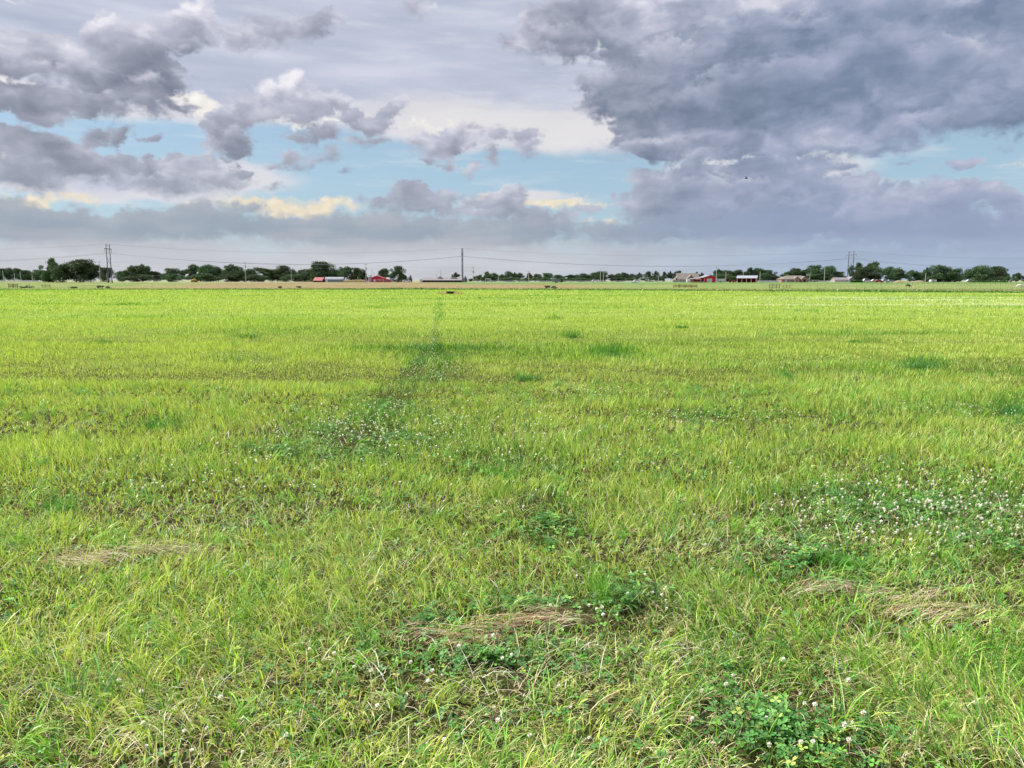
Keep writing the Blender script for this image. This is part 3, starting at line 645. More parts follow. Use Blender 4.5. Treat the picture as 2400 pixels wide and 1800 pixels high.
def flowers():
    # name of the patch, centre, radii, count, share of brown heads
    patches = [('in the dark patch at the lower right corner', 1820, 1700, 200, 100, 42, .35),
      ('in the clover just below the middle straw patch', 1180, 1560, 330, 70, 26, .3),
      ('in the wide clover patch at the right', 2170, 1205, 340, 80, 460, .06),
      ('right of the middle straw patch', 1470, 1420, 120, 55, 26, .1),
      ('just below the wide clover patch', 2080, 1280, 280, 50, 44, .2),
      ('in the grass at the lower left corner', 430, 1720, 420, 90, 20, .45),
      ('in the grass at the bottom centre', 1150, 1720, 300, 80, 20, .45),
      ('where the trodden line widens', 1030, 1010, 280, 75, 330, .12),
      ('left of the trodden line', 790, 1005, 170, 45, 170, .08),
      ('along the trodden line farther up the field', 1000, 870, 70, 35, 110, .1),
      ('along the thin far end of the trodden line', 1015, 790, 14, 45, 60, .05),
      ('in the brownish patch right of the field centre', 1640, 985, 220, 20, 110, .3),
      ('in grass left of the wide clover patch', 1400, 1100, 500, 140, 70, .1),
      ('in the faint clover spot left of the trodden line', 560, 845, 80, 10, 60, .1),
      ('in the dry patch right of the middle', 1430, 930, 130, 12, 60, .2),
      ('in the thin clover right near the edge', 2250, 970, 160, 30, 60, .25),
      ('in the grass left of the field centre', 560, 1110, 320, 70, 90, .15)]
    allf = []
    for nm, cx, cy, rx, ry, cnt, br in patches:
        for i in range(cnt):
            a = random.random() * 6.283; r_ = abs(random.gauss(0, .8)) if random.random() < .4 else math.sqrt(random.random()) * 1.1
            px = cx + math.cos(a) * r_ * rx; py = cy + math.sin(a) * r_ * ry
            if py < 715 or py > 1830 or px < -20 or px > 2430: continue
            x, y = groundpt(px, py); allf.append((y, x, nm, random.random() < br))
    allf.sort(key=lambda q: q[0])
    for i, (y, x, nm, br) in enumerate(allf[:300]):
        k = 3 if br else random.choice((0, 1, 1, 2)); sc = random.uniform(.55, .92) * (.85 if br else 1)
        lab = ('small brown withered clover head ' if br else 'small round white clover blossom ') + nm
        z = float(hgt(y)); rot = (random.uniform(-.3, .3), random.uniform(-.3, .3), random.random() * 6.28)
        if y < 3.6:
            o = bpy.data.objects.new('clover_flower', None); COL.objects.link(o); o.empty_display_size = .02
            linkmesh('blossom', BL[k], o, (0, 0, .075)); linkmesh('stem', ST, o)
        else: o = linkmesh('clover_flower', BS[k])
        o.location = (x, y, z); o.rotation_euler = rot; o.scale = (sc,) * 3
        tag(o, lab, 'flower', ('brown clover heads ' if br else 'white clover blossoms ') + nm)
    rest = allf[300:]; vs = []; fs = []; mi = []
    cache = [([v_.co.copy() for v_ in b_.vertices], [tuple(p.vertices) for p in b_.polygons], [p.material_index for p in b_.polygons]) for b_ in BL]
    for (y, x, nm, br) in rest:
        k = 3 if br else random.choice((0, 1, 2)); V_, F_, M_ = cache[k]; n = len(vs); s_ = random.uniform(.55, .95) * max(1, y / 9) ** .15; z = float(hgt(y)) + .075 * random.uniform(.8, 1.3)
        vs += [(x + v_.x * s_, y + v_.y * s_, z + v_.z * s_) for v_ in V_]; fs += [tuple(n + i for i in f_) for f_ in F_]; mi += M_
    me = bpy.data.meshes.new('clover_flowers'); me.from_pydata(vs, [], fs); me.materials.append(M_white); me.materials.append(M_brown); me.polygons.foreach_set('material_index', mi)
    o = linkmesh('clover_flowers', me); tag(o, 'tiny white clover blossoms scattered over the farther field', 'flowers', kind='stuff')
flowers()

# ------------------------------------------------------------------ grass tussocks standing out in the field
def tussock(px, py, wpx, hcm, label, col=(.085, .235, .045), dens=1.0):
    d = ray(px, py); gx, gy = groundpt(px, py)
    for _ in range(6):
        gy = (CAMH - float(hgt(gy))) * d[1] / -d[2]
    gx = d[0] / d[1] * gy; wx_ = wpx / F * gy; wy_ = max(.12, wx_ * .45)
    n = int((150 + 300 * wx_) * dens); n = min(n, 1500)
    cl = rng.normal(0, .42, (20, 2)); idx = (rng.random(n) ** 1.6 * 20).astype(int)
    x = gx + wx_ * (cl[idx, 0] * .75 + rng.normal(0, .22, n)); y = gy + wy_ * (cl[idx, 1] + rng.normal(0, .25, n))
    h = hcm / 100 * (.45 + .9 * rng.random(n)) * (.7 + .6 * rng.random(20))[idx]; wdt = np.maximum(.004, gy / 769 * .5 * (.6 + .6 * rng.random(n)))
    part = blades('t', x - gx, y * 1.0, h, wdt, np.abs(rng.normal(.3, .25, n)), jit(col, n, .25), 3, None, droop=rng.random(n) * .7)
    part[0][:, 1] -= gy; part[0][:, 2] -= float(hgt(gy))
    o = mesh_from('grass_tussock', [part], M_grass); o.location = (gx, gy, float(hgt(gy)))
    tag(o, label, 'grass tuft', 'dark tussocks standing out in the hay field')
for a in [(2160, 866, 60, 14, 'broad dark green tussock of long grass at the right of the field'),
          (1420, 838, 80, 12, 'long dark green tussock right of the field centre'),
          (1340, 792, 18, 11, 'small dark tussock behind the long one right of centre'),
          (1235, 892, 45, 11, 'mid green tussock just right of the trodden line'),
          (380, 1005, 75, 10, 'low broad green tussock at the left of the field', (.09, .27, .03)),
          (1840, 888, 22, 10, 'little upright tussock between the right and centre ones', (.10, .28, .04)),
          (2375, 975, 50, 16, 'tall blue green tussock cut by the right edge', (.06, .22, .05)),
          (240, 808, 26, 10, 'small dark tussock far at the left'),
          (585, 792, 30, 10, 'dark tussock left of the trodden line far out'),
          (1302, 748, 24, 10, 'tiny far tussock right of the trodden line'),
          (1600, 770, 18, 10, 'faint far tussock right of the centre', (.10, .26, .04)),
          (1170, 1120, 70, 11, 'wide bright green tuft of upright grass near the middle', (.10, .31, .03)),
          (130, 1200, 50, 11, 'tuft of green grass at the left middle', (.09, .27, .03)),
          (2000, 804, 26, 9, 'thin far tussock above the broad right one', (.10, .26, .04)),
          (1990, 1330, 70, 10, 'bright green tuft below the wide clover patch', (.12, .33, .03)),
          (1400, 1400, 40, 15, 'upright bright tuft beside the dark hollow', (.15, .34, .04))]: tussock(*a)

# ------------------------------------------------------------------ trees
M_bark = mat_plain('bark', (.10, .08, .06), .9, .3, 2)
M_crown = mat_leaf('tree foliage', attr='tint', trans=.18, rough=.6, objvar=True, spec=.15)
def tree_mesh(kind, seed):
    rs = np.random.default_rng(seed); rr = random.Random(seed)
    # unit tree: height 1; crown half width W
    W = {'broad': .62, 'round': .46, 'tall': .34, 'sparse': .48, 'cone': .24, 'bush': .75, 'ragged': .50}[kind]
    zb = {'broad': .03, 'round': .05, 'tall': .04, 'sparse': .22, 'cone': .03, 'bush': .0, 'ragged': .04}[kind]
    blobs = []
    if kind == 'cone':
        for i in range(26):
            z = zb + (1 - zb) * (i / 26); blobs.append((rr.uniform(-.04, .04), rr.uniform(-.04, .04), z, max(.04, .22 * math.sin(min(1, (1 - i / 26) * 1.25) * 1.57))))
    else:
        nb = {'broad': 34, 'round': 26, 'tall': 24, 'sparse': 15, 'bush': 22, 'ragged': 24}[kind]
        for i in range(nb):
            for _ in range(30):
                x, y = rr.uniform(-W, W), rr.uniform(-W, W) ; z = rr.uniform(zb, .93)
                e = (x * x + y * y) / (W * W) + ((z - (zb + .93) / 2) / ((.93 - zb) / 2)) ** 2
                if e < (1.0 if i % 3 else .8) and (e > .25 or i % 2): break
            r_ = rr.uniform(.10, .21) * (.8 if kind in ('sparse', 'ragged') else 1)
            blobs.append((x, y, min(z, .97 - r_ * .6), r_))
        blobs += [(rr.uniform(-.08, .08), 0, .80, .15), (rr.uniform(-.15, .15), .05, .70, .17), (rr.uniform(-.2, .2), -.05, .55, .19)]
    tot = {'broad': 9000, 'round': 8000, 'tall': 6500, 'sparse': 4200, 'cone': 5000, 'bush': 6000, 'ragged': 7000}[kind]
    wts = np.array([b_[3] ** 2 for b_ in blobs]); cnt = (wts / wts.sum() * tot).astype(int)
    C_ = []; T_ = []
    for (bx, by, bz, br), n in zip(blobs, cnt):
        d = rs.normal(0, 1, (n, 3)); d /= np.linalg.norm(d, axis=1)[:, None]
        r_ = br * (1 - .55 * rs.random(n) ** 1.7) * (1 + .22 * rs.standard_normal(n) * .6)
        C_.append(np.array([bx, by, bz]) + d * r_[:, None] * np.array([1.15, 1.15, .85]))
        tone = rr.uniform(.75, 1.35); T_.append(np.repeat([[.054 * tone, .092 * tone, .040 * tone]], n, 0) * (1 + .25 * rs.standard_normal((n, 1))))
    C_ = np.concatenate(C_); C_[:, :2] /= np.percentile(np.abs(C_[:, :2]), 98.5); C_[:, 2] = C_[:, 2] / np.percentile(C_[:, 2], 99.6); T_ = np.clip(np.concatenate(T_), .006, .3); C_[:, 2] = np.maximum(C_[:, 2], .01); n = len(C_)
    s_ = (.022 + .018 * rs.random(n))[:, None] * (1.15 if kind in ('sparse', 'ragged') else 1) * np.array([[1.25, 1.25, 1]])
    a = rs.normal(0, 1, (n, 3)); a /= np.linalg.norm(a, axis=1)[:, None]; b_ = rs.normal(0, 1, (n, 3)); b_ = np.cross(a, b_); b_ /= np.linalg.norm(b_, axis=1)[:, None]
    co = np.stack([C_ - a * s_, C_ - b_ * s_ * .6, C_ + a * s_, C_ + b_ * s_ * .6], 1).reshape(-1, 3)
    q = np.arange(4 * n).reshape(-1, 4)
    o = mesh_from('crown', [(co, q, np.empty((0, 3), int), np.repeat(T_, 4, 0))], M_crown); crown = o.data; bpy.data.objects.remove(o)
    t_ = MB(); t_.tube([(0, 0, -.02), (.008, 0, .12), (0, .01, .45), (.01, 0, .75)], [.032, .024, .017, .006], 7)
    for i in range(9):
        bx, by, bz, br = rr.choice(blobs); z0 = rr.uniform(.14, .55)
        if bz < z0: continue
        t_.tube([(0, 0, z0), (bx * .5, by * .5, z0 + (bz - z0) * .6), (bx, by, bz + br * .3)], [.012, .008, .003], 5)
    me = bpy.data.meshes.new('trunk'); me.from_pydata(t_.v, [], t_.f); me.materials.append(M_bark)
    return crown, me
TV = {k: [tree_mesh(k, 100 + 7 * i + len(k)) for i in range(n)] for k, n in (('broad', 3), ('round', 3), ('tall', 2), ('sparse', 2), ('cone', 1), ('bush', 2), ('ragged', 3))}
tree_i = 0
def tree(kind, px, top, wpx, Y, label, group=None, name=None, cat='tree'):
    global tree_i; tree_i += 1
    crown, trunk = TV[kind][tree_i % len(TV[kind])]
    g = G(px, Y); h = Z(top, Y) - g.z + .3
    o = empty(name or {'cone': 'conifer_tree', 'bush': 'bush'}.get(kind, 'broadleaf_tree'), g, label, cat, group, rz=random.random() * 6.28)
    sw = (wpx / F * Y / 2) * (1.0 if kind in ('cone', 'sparse') else 1.16)
    o.scale = (sw, sw, h)
    linkmesh('crown', crown, o); linkmesh('trunk' if kind != 'bush' else 'stem', trunk, o)
    return o
TL = 'trees of the far tree line'
trees = [
 # kind, px, top, width, Y, label
 ('ragged',122,608,42,430,'dark half bare tree with open crooked top left of the broad tree'),
 ('broad',188,610,72,425,'big broad dark green tree left of the first transmission tower'),
 ('round',150,624,44,420,'lower bushy tree filling the left side of the big broad tree'),
 ('round',212,617,40,430,'dense tree joined to the right side of the big broad tree'),
 ('ragged',100,634,44,440,'low brownish scrubby tree left of the half bare tree'),
 ('round',245,628,34,500,'tree behind the utility pole left of the first transmission tower'),
 ('round',286,636,34,500,'low tree just right of the first transmission tower'),
 ('sparse',311,624,32,500,'taller open tree right of the first transmission tower'),
 ('ragged',334,622,30,505,'taller open tree, twin of the one right of the tower'),
 ('broad',322,645,60,495,'low bushy growth under the two open trees right of the tower'),
 ('round',362,637,40,510,'low rounded tree between the open twins and the next high group'),
 ('round',398,630,36,500,'rounded tree left of the notch in the left tree line'),
 ('bush',408,644,34,480,'paler low bush in front of the left tree line notch'),
 ('sparse',428,634,20,510,'small thin tree in the notch of the left tree line'),
 ('ragged',455,622,36,505,'high dark tree on the left end of the long high group'),
 ('round',485,622,40,500,'high light green tree in the long group left of the crossarm pole'),
 ('round',512,628,34,505,'slightly lower tree in the middle of the long left group'),
 ('ragged',543,622,40,500,'highest dark tree left of the lone crossarm pole'),
 ('round',560,634,40,495,'paler rounded tree next left of the lone crossarm pole'),
 ('round',470,642,60,490,'low dark tree filling below the high left group'),
 ('round',530,644,60,492,'low dark tree below the highest tree left of the pole'),
 ('round',586,632,36,505,'tree just behind and right of the lone crossarm pole'),
 ('ragged',617,629,44,500,'broad dark tree right of the lone crossarm pole'),
 ('round',600,645,50,490,'low paler bushes right of the lone crossarm pole'),
 ('round',650,632,36,505,'tree left of the rounded dome shaped tree'),
 ('round',669,624,42,500,'dome shaped tree between the pole and the red roofed shed'),
 ('round',706,634,26,500,'small dark round tree left of the tree above the red roofed shed'),
 ('broad',690,644,50,490,'low tree filling the gap left of the red roofed shed'),
 ('broad',757,615,60,480,'tall spreading tree rising behind the red roofed shed'),
 ('round',732,632,40,490,'lower tree behind the left end of the red roofed shed'),
 ('round',784,633,36,485,'tree behind the grey metal shed'),
 ('sparse',812,626,34,470,'open crowned tree right of the grey metal shed'),
 ('broad',835,629,36,470,'dense tree behind the row of hay bales'),
 ('ragged',856,640,24,470,'small yellowish tree left of the silo'),
 ('round',902,631,27,465,'round lone tree right behind the left red barn'),
 ('round',932,625,30,450,'lone egg shaped tree right of the left red barn'),
 ('ragged',951,647,13,450,'small pale tree between the egg shaped tree and the dark conifer'),
 ('cone',962,646,9,450,'small dark cone shaped conifer left of the long low building'),
 ('sparse',1068,640,22,470,'thin tree sticking up behind the long low building'),
 ('cone',1091,648,9,450,'small dark conifer right of the tall single mast'),
 ('round',1106,654,14,520,'tiny low tree left of the pole right of the mast'),
 ('ragged',1122,647,20,540,'pointed low tree at the left end of the centre tree line'),
 ('ragged',1140,638,28,530,'open tree above the left white goal'),
 ('tall',1160,641,18,530,'narrow green tree right of the left white goal'),
 ('ragged',1177,644,16,545,'thin tree left of the tallest centre trees'),
 ('tall',1194,637,20,540,'tallest tree of the centre tree line'),
 ('sparse',1206,639,12,540,'thin pale tree right of the tallest centre tree'),
 ('ragged',1218,641,18,545,'open tree two right of the tallest centre tree'),
 ('ragged',1239,641,22,540,'tree behind the pole of the centre tree line'),
 ('sparse',1258,643,20,540,'see-through tree right of the pole of the centre tree line'),
 ('round',1280,641,26,545,'dense tree above the silver tank'),
 ('round',1308,645,26,540,'rounded tree right of the silver tank'),
 ('ragged',1336,645,24,545,'tree in the low stretch of the centre tree line'),
 ('ragged',1352,645,22,545,'open tree at the low stretch left of the bare pole'),
 ('round',1370,642,24,540,'tree left of the high group by the bare pole'),
 ('round',1392,640,30,540,'tree just left of the bare pole'),
 ('round',1406,637,28,535,'high tree behind the bare pole'),
 ('bush',1200,651,60,530,'low undergrowth below the tallest centre trees'),
 ('bush',1255,652,60,530,'low undergrowth behind the pole of the centre tree line'),
 ('bush',1310,653,60,530,'low undergrowth right of the silver tank'),
 ('bush',1160,653,50,530,'low undergrowth behind the left white goal'),
 ('bush',1360,652,60,530,'low undergrowth left of the bare pole'),
 ('ragged',1433,644,22,540,'open tree right of the bare pole'),
 ('round',1450,642,22,540,'rounded tree in the group left of the right white goal'),
 ('ragged',1464,640,18,540,'taller tree in the group left of the right white goal'),
 ('ragged',1481,643,22,545,'tree just left of the right white goal'),
 ('sparse',1498,640,16,550,'thin pale tree above the left post of the right white goal'),
 ('sparse',1519,637,20,540,'open crowned tree above the right white goal'),
 ('sparse',1536,636,18,540,'open crowned tree right of the right white goal'),
 ('bush',1525,649,40,535,'dark low growth behind the right white goal'),
 ('bush',1460,652,56,535,'low undergrowth left of the right white goal'),
 ('sparse',1557,638,14,540,'small headed tree left of the brown roofed house'),
 ('sparse',1571,637,15,540,'small headed tree next to the brown roofed house'),
 ('ragged',1588,636,20,540,'dense tree at the left end of the brown roofed house'),
 ('bush',1548,648,26,535,'dark bush under the small headed trees'),
 ('ragged',1632,639,18,540,'low tree seen over the ridge of the brown roofed house'),
 ('sparse',1644,640,14,545,'thin tree right of the brown roofed house ridge'),
 ('ragged',1684,633,20,500,'pointed tree behind the right end of the red barn'),
 ('round',1708,635,34,505,'tree behind the white trailer'),
 ('round',1728,634,30,505,'tree left of the open red shed'),
 ('broad',1690,644,60,500,'low dark trees behind the red barn and trailer'),
 ('ragged',1757,629,30,500,'tall tree behind the open red shed'),
 ('round',1778,630,36,500,'rounded tree right behind the open red shed'),
 ('round',1800,634,34,500,'tree above the long white wall'),
 ('round',1813,645,28,495,'low tree sloping down right of the open red shed'),
 ('bush',1750,645,70,500,'low dark growth behind the open red shed'),
 ('ragged',1848,638,28,490,'lower tree above the left end of the brick house'),
 ('round',1868,630,32,490,'taller rounded tree above the brick house'),
 ('ragged',1888,632,24,490,'tree above the right end of the brick house'),
 ('round',1914,623,34,480,'tall dense tree right of the brick house'),
 ('round',1938,625,34,478,'dense tree behind the thin pole right of the brick house'),
 ('broad',1925,642,56,474,'low broad tree filling below the dense pair'),
 ('round',1968,638,28,475,'small dark tree above the grey roofed house'),
 ('ragged',2012,618,34,445,'high tree just right of the second transmission tower'),
 ('ragged',2044,616,34,450,'high tree with notched top right of the second tower'),
 ('broad',2030,626,50,440,'dense paler tree in front of the high pair right of the tower'),
 ('broad',2085,627,44,460,'spreading brownish green tree between two parked car rows'),
 ('round',2108,633,36,455,'dark rounded tree above the dirt bank'),
 ('ragged',2136,635,26,465,'mid green tree above the dirt bank'),
 ('round',2152,640,28,465,'low dark tree right above the dirt bank'),
 ('sparse',2172,629,18,450,'thin leaning tree left of the light green tree'),
 ('broad',2203,623,42,450,'light green broad tree at the right part of the skyline'),
 ('bush',2176,652,20,430,'round hedge like bush left of the white camper'),
 ('round',2190,643,40,450,'low dark tree behind the white camper'),
 ('broad',2240,631,48,450,'dark flat topped tree left of the great dense pair'),
 ('broad',2292,624,50,445,'great dense dark tree, left one of the pair near the right edge'),
 ('broad',2333,626,44,445,'great dense dark tree, right one of the pair near the right edge'),
 ('round',2312,640,60,440,'lower dense tree in front of the great dense pair'),
 ('sparse',2357,640,20,450,'thin small tree at the right foot of the great pair'),
 ('bush',2362,649,20,430,'round small bush near the right edge'),
 ('ragged',2385,641,18,460,'small lone open tree near the right edge'),
 ('round',2404,648,18,460,'small tree cut by the right edge')]
for k, px, top, wp, Y, lab in trees: tree(k, px, top, wp, Y, lab, TL)
for i, (px, top, wp) in enumerate([(-12,632,26),(8,630,26),(24,629,22),(42,630,26),(58,634,26),(72,638,20)]):
    tree('round', px, top, wp, 700, ('first', 'second', 'third', 'fourth', 'fifth', 'sixth')[i] + ' bluish tree from the left edge in the farthest wood', 'trees of the farthest wood')
# bushes by the ditch
for k, px, top, wp, Y, lab in [
 ('bush',60,671.5,26,285,'low wide bush right of the left timber gate'),
 ('bush',170,672.5,20,285,'flat green bush in front of the big broad tree'),('bush',233,669,13,285,'upright green bush below the first transmission tower'),
 ('bush',252,671.5,9,285,'small bush right of the upright green bush'),('bush',1283,669,14,280,'round dark bush below the silver tank'),
 ('bush',1299,671,12,278,'small rusty bush right of the round dark bush'),
 ('bush',700,670.5,10,285,'small weed bush on the brown field below the red roofed shed'),('bush',655,671,10,285,'low weed bush on the brown field below the dome shaped tree')]:
    tree(k, px, top, wp, Y, lab, 'low bushes along the ditch', cat='bush').scale.z *= .8
M_drybush = mat_leaf('dry bush', (.42, .30, .10), trans=.2, var=.25)
def drybush():
    g = G(455, 430); rs = np.random.default_rng(5); n = 900; m_ = MB()
    d = rs.normal(0, 1, (n, 3)); d /= np.linalg.norm(d, axis=1)[:, None]
    for i in range(n):
        p = Vector((d[i, 0] * 1.8, d[i, 1] * 1.5, abs(d[i, 2]) * 1.9)) * rs.uniform(.6, 1); a = Vector(rs.normal(0, .16, 3)); b_ = Vector(rs.normal(0, .16, 3))
        m_.quad(p - a, p - b_, p + a, p + b_)
    o = m_.build('dry_bush', M_drybush, loc=g); tag(o, 'round yellow dry bush before the dark left tree line', 'bush')
drybush()

# tall ditch grass and dry strips beyond the field
def far_grass():
    parts = []
    for (pxs, pxe, off0, off1, dens, hh, col) in [(-60,2460,0,7,5.5,.32,(.11,.25,.04)),(-60,2460,-1.5,3,5,.36,(.07,.17,.035)),(500,1340,-1,5,9,.46,(.05,.17,.03)),(300,1500,9,40,1.0,.45,(.20,.215,.08)),(1300,2460,8,40,2.2,.36,(.25,.25,.10)),(-60,600,8,50,1.1,.35,(.15,.23,.06))]:
        n = int((pxe - pxs) / F * 150 * (off1 - off0) * dens)
        px = rng.uniform(pxs, pxe, n); a = (px - 1200) / F
        ey = 150 / (1 + .75 * np.maximum(a, 0)); y = ey + rng.uniform(off0, off1, n); x = a * y
        h_ = hh * (.35 + 1.1 * fbm(x, y, 6, 41) ** 1.5) * (.6 + .8 * rng.random(n))
        k = rng.random(n) < .35 + fbm(x, y, 14, 44); x, y, h_ = x[k], y[k], h_[k]; n = len(x)
        parts.append(blades('f', x, y, h_, .10 + .10 * rng.random(n), np.abs(rng.normal(.3, .25, n)), jit(col, n, .28), 2, None))
    # dead stems on the brown field and pasture
    n = 22000; y = rng.uniform(200, 410, n); x = rng.uniform(-.75, .75, n) * y
    c_ = np.where((x < 30)[:, None], jit((.22, .165, .08), n, .25), jit((.14, .20, .06), n, .25))
    parts.append(blades('f', x, y, .25 * (.3 + rng.random(n)), .12 + .1 * rng.random(n), np.abs(rng.normal(.4, .3, n)), c_, 1, None))
    o = mesh_from('tall_grass', parts, M_grass); tag(o, 'uneven green and tan tall grass along the ditch beyond the hay field', 'tall grass', kind='stuff')
far_grass()

# ------------------------------------------------------------------ power lines
M_pole = mat_plain('weathered pole', (.34, .33, .33), .8, .2, 1.5)
M_tower = mat_plain('tower pole', (.11, .11, .15), .8, .2, 1.0)
M_base = mat_plain('tarred base', (.03, .03, .03), .8)
M_wire = mat_plain('aluminium wire', (.20, .21, .24), .6, .05)
M_ins = mat_plain('insulator', (.25, .27, .30), .4, .1)
tw = [(258, 400, 572), (1084, 445, 582), (1992, 468, 588.5)]
TP = []
for px, Y, top in tw:
    g = G(px, Y); TP.append((g, Z(top, Y) - g.z))
dirv = (TP[2][0] - TP[0][0]); dirv.z = 0; dirv.normalize(); perp = Vector((-dirv.y, dirv.x, 0))
tlab = ['left wooden two pole transmission tower with crossed braces standing right of the big broad tree',
        'tall transmission tower seen edge on as one mast beside the long low building',
        'right wooden two pole transmission tower standing between the grey roofed house and high trees']
def tower(i):
    g, H = TP[i]; o = empty('transmission_tower', g, tlab[i], 'power tower', 'transmission towers'); hs = 2.45
    rz = math.atan2(perp.y, perp.x)
    o.rotation_euler.z = rz
    for s_ in (-1, 1):
        MB().tube([(s_ * hs * 1.12, 0, -.3), (s_ * hs, 0, H)], [.27, .17], 8).build('pole', M_tower, o)
        MB().tube([(s_ * hs * 1.12, 0, -.1), (s_ * hs * 1.118, 0, .8)], [.40, .38], 8).build('footing', M_base, o)
    za = H * .875
    MB().box(-hs * 2.05, hs * 2.05, -.14, .14, za - .16, za + .16).build('crossarm', M_tower, o)
    MB().box(-hs, hs, -.05, .05, H - .75, H - .62).build('tie', M_tower, o)
    for s_ in (-1, 1):
        MB().tube([(-s_ * hs * 1.04, .2 * s_, H * .70), (s_ * hs * 1.08, .2 * s_, H * .48)], .08, 6).build('brace', M_tower, o)
    for xx in (-hs * 1.95, 0, hs * 1.95):
        MB().tube([(xx, 0, za - .16), (xx, 0, za - 2.0)], .09, 6).build('insulator', M_ins, o)
for i in range(3): tower(i)
pts = [TP[0][0] - dirv * 190, TP[0][0], TP[1][0], TP[2][0], TP[2][0] + dirv * 200]
Hs = [TP[0][1] * .97, TP[0][1], TP[1][1], TP[2][1], TP[2][1] * .96]
def wire(offp, zf, dz, sag, rad, label, group):
    P_ = []
    for s_ in range(4):
        a, b_ = pts[s_], pts[s_ + 1]
        for k in range(24 if s_ < 3 else 25):
            t_ = k / 24; q = a.lerp(b_, t_) + perp * offp; za = a.z + Hs[s_] * zf + dz; zb = b_.z + Hs[s_ + 1] * zf + dz
            q.z = za + (zb - za) * t_ - 4 * sag * t_ * (1 - t_); P_.append(q)
    o = MB().tube(P_, rad, 5).build('power_line', M_wire); tag(o, label, 'wire', group)
for off, nm in ((-4.78, 'front'), (0, 'middle'), (4.78, 'rear')):
    wire(off, .875, -2.05, 5.2, .032, f'{nm} of the three lower conductor wires strung between the transmission towers', 'transmission wires')
for off, nm in ((-2.45, 'front'), (2.45, 'rear')):
    wire(off, 1.0, 0, 3.6, .018, f'{nm} thin top wire strung between the tips of the transmission towers', 'transmission wires')
M_upole = mat_plain('utility pole', (.40, .37, .33), .85, .2, 1.5)
upoles = [  # px, top, Y, arms, label
 (235,612,420,2,'utility pole with crossarms just left of the first transmission tower'),(251,640,440,0,'short plain pole between utility pole and first transmission tower'),
 (576,613,430,2,'lone utility pole with crossarms before the left tree line'),(683,630,470,0,'thin plain pole before the dome shaped tree'),
 (858,618,425,2,'tall utility pole left of the silo of the left red barn'),(872,631,450,0,'plain pole behind the left red barn'),(877,639,460,1,'short pole with a small arm above the left red barn'),
 (1033,631,470,0,'pole sticking up behind the long low building gable'),(1023,643,480,0,'short thin pole behind the long low building'),
 (1109,625,410,2,'utility pole with arms right of the tall edge on mast'),(1168,648,430,0,'short white post right of the left goal'),
 (1239,635,440,1,'thin pole in the centre tree line'),(1407,629,425,0,'bare pale pole standing left of the right goal'),(1414,635,440,1,'ivy grown short pole just right of the bare pale pole'),
 (1543,645,440,0,'white post right of the right goal'),(1679,625,405,1,'pole in front of the red barn with white door'),(1701,637,415,0,'pale pole right of the white trailer'),
 (1742,636,450,0,'pole behind the roof of the open red shed'),(1781,636,440,0,'pole at the right end of the open red shed'),
 (1898,641,430,0,'pole at the right corner of the brick house'),(1932,625,410,0,'tall pole before the dense pair of trees'),(2169,640,420,0,'pole left of the light green tree'),
 (1664,641,470,0,'short pole seen above the roof of the red barn')]
for px, top, Y, arms, lab in upoles:
    g = G(px, Y); H = Z(top, Y) - g.z; o = empty('utility_pole', g, lab, 'pole', 'utility poles')
    MB().tube([(0, 0, -.2), (0, 0, H)], [.17, .12], 8).build('pole', M_upole, o)
    for k in range(arms):
        a = MB().box(-.9, .9, -.06, .06, H - .5 - k * 1.9, H - .38 - k * 1.9).build('crossarm', M_upole, o)
        for xx in (-.8, -.1, .8): MB().tube([(xx, 0, H - .38 - k * 1.9), (xx, 0, H - .18 - k * 1.9)], .05, 5).build('insulator', M_ins, a)
    if arms == 2: MB().tube([(.32, 0, H - 3.3), (.32, 0, H - 2.3)], .2, 8).build('transformer', M_ins, o)
# distribution wires between the crossarm poles
ch = [(-60, 612, 400)] + [(p[0], p[1], p[2]) for p in upoles if p[0] in (235, 576, 858, 1109)] + [(1414, 635, 440), (1679, 625, 405)]
for dz, nm in ((-.35, 'upper'), (-2.25, 'lower')):
    P_ = []
    for (a, b_) in zip(ch[:-1], ch[1:]):
        A_ = Vector((X(a[0], a[2]), a[2], Z(a[1], a[2]) + dz)); B_ = Vector((X(b_[0], b_[2]), b_[2], Z(b_[1], b_[2]) + dz))
        for k in range(14):
            t_ = k / 14; q = A_.lerp(B_, t_); q.z -= 4 * .9 * t_ * (1 - t_); P_.append(q)
    P_.append(B_)
    o = MB().tube(P_, .014, 4).build('power_line', M_wire); tag(o, f'{nm} thin wire running along the utility poles before the trees', 'wire', 'utility wires')
M_conc = mat_plain('pale concrete', (.45, .46, .46), .8, .1)
for px, top in ((8, 634), (34.5, 640), (48.5, 636), (76, 638)):
    g = G(px, 450); o = MB().tube([(0, 0, -.1), (0, 0, Z(top, 450) - g.z)], [.14, .12], 8).build('post', M_conc, loc=g)
    tag(o, {8: 'first pale post from the left edge before the farthest wood', 34.5: 'second pale post, the brightest, before the farthest wood', 48.5: 'third pale post before the farthest wood', 76: 'pale post right of the farthest wood'}[px], 'post', 'pale posts at the left edge')

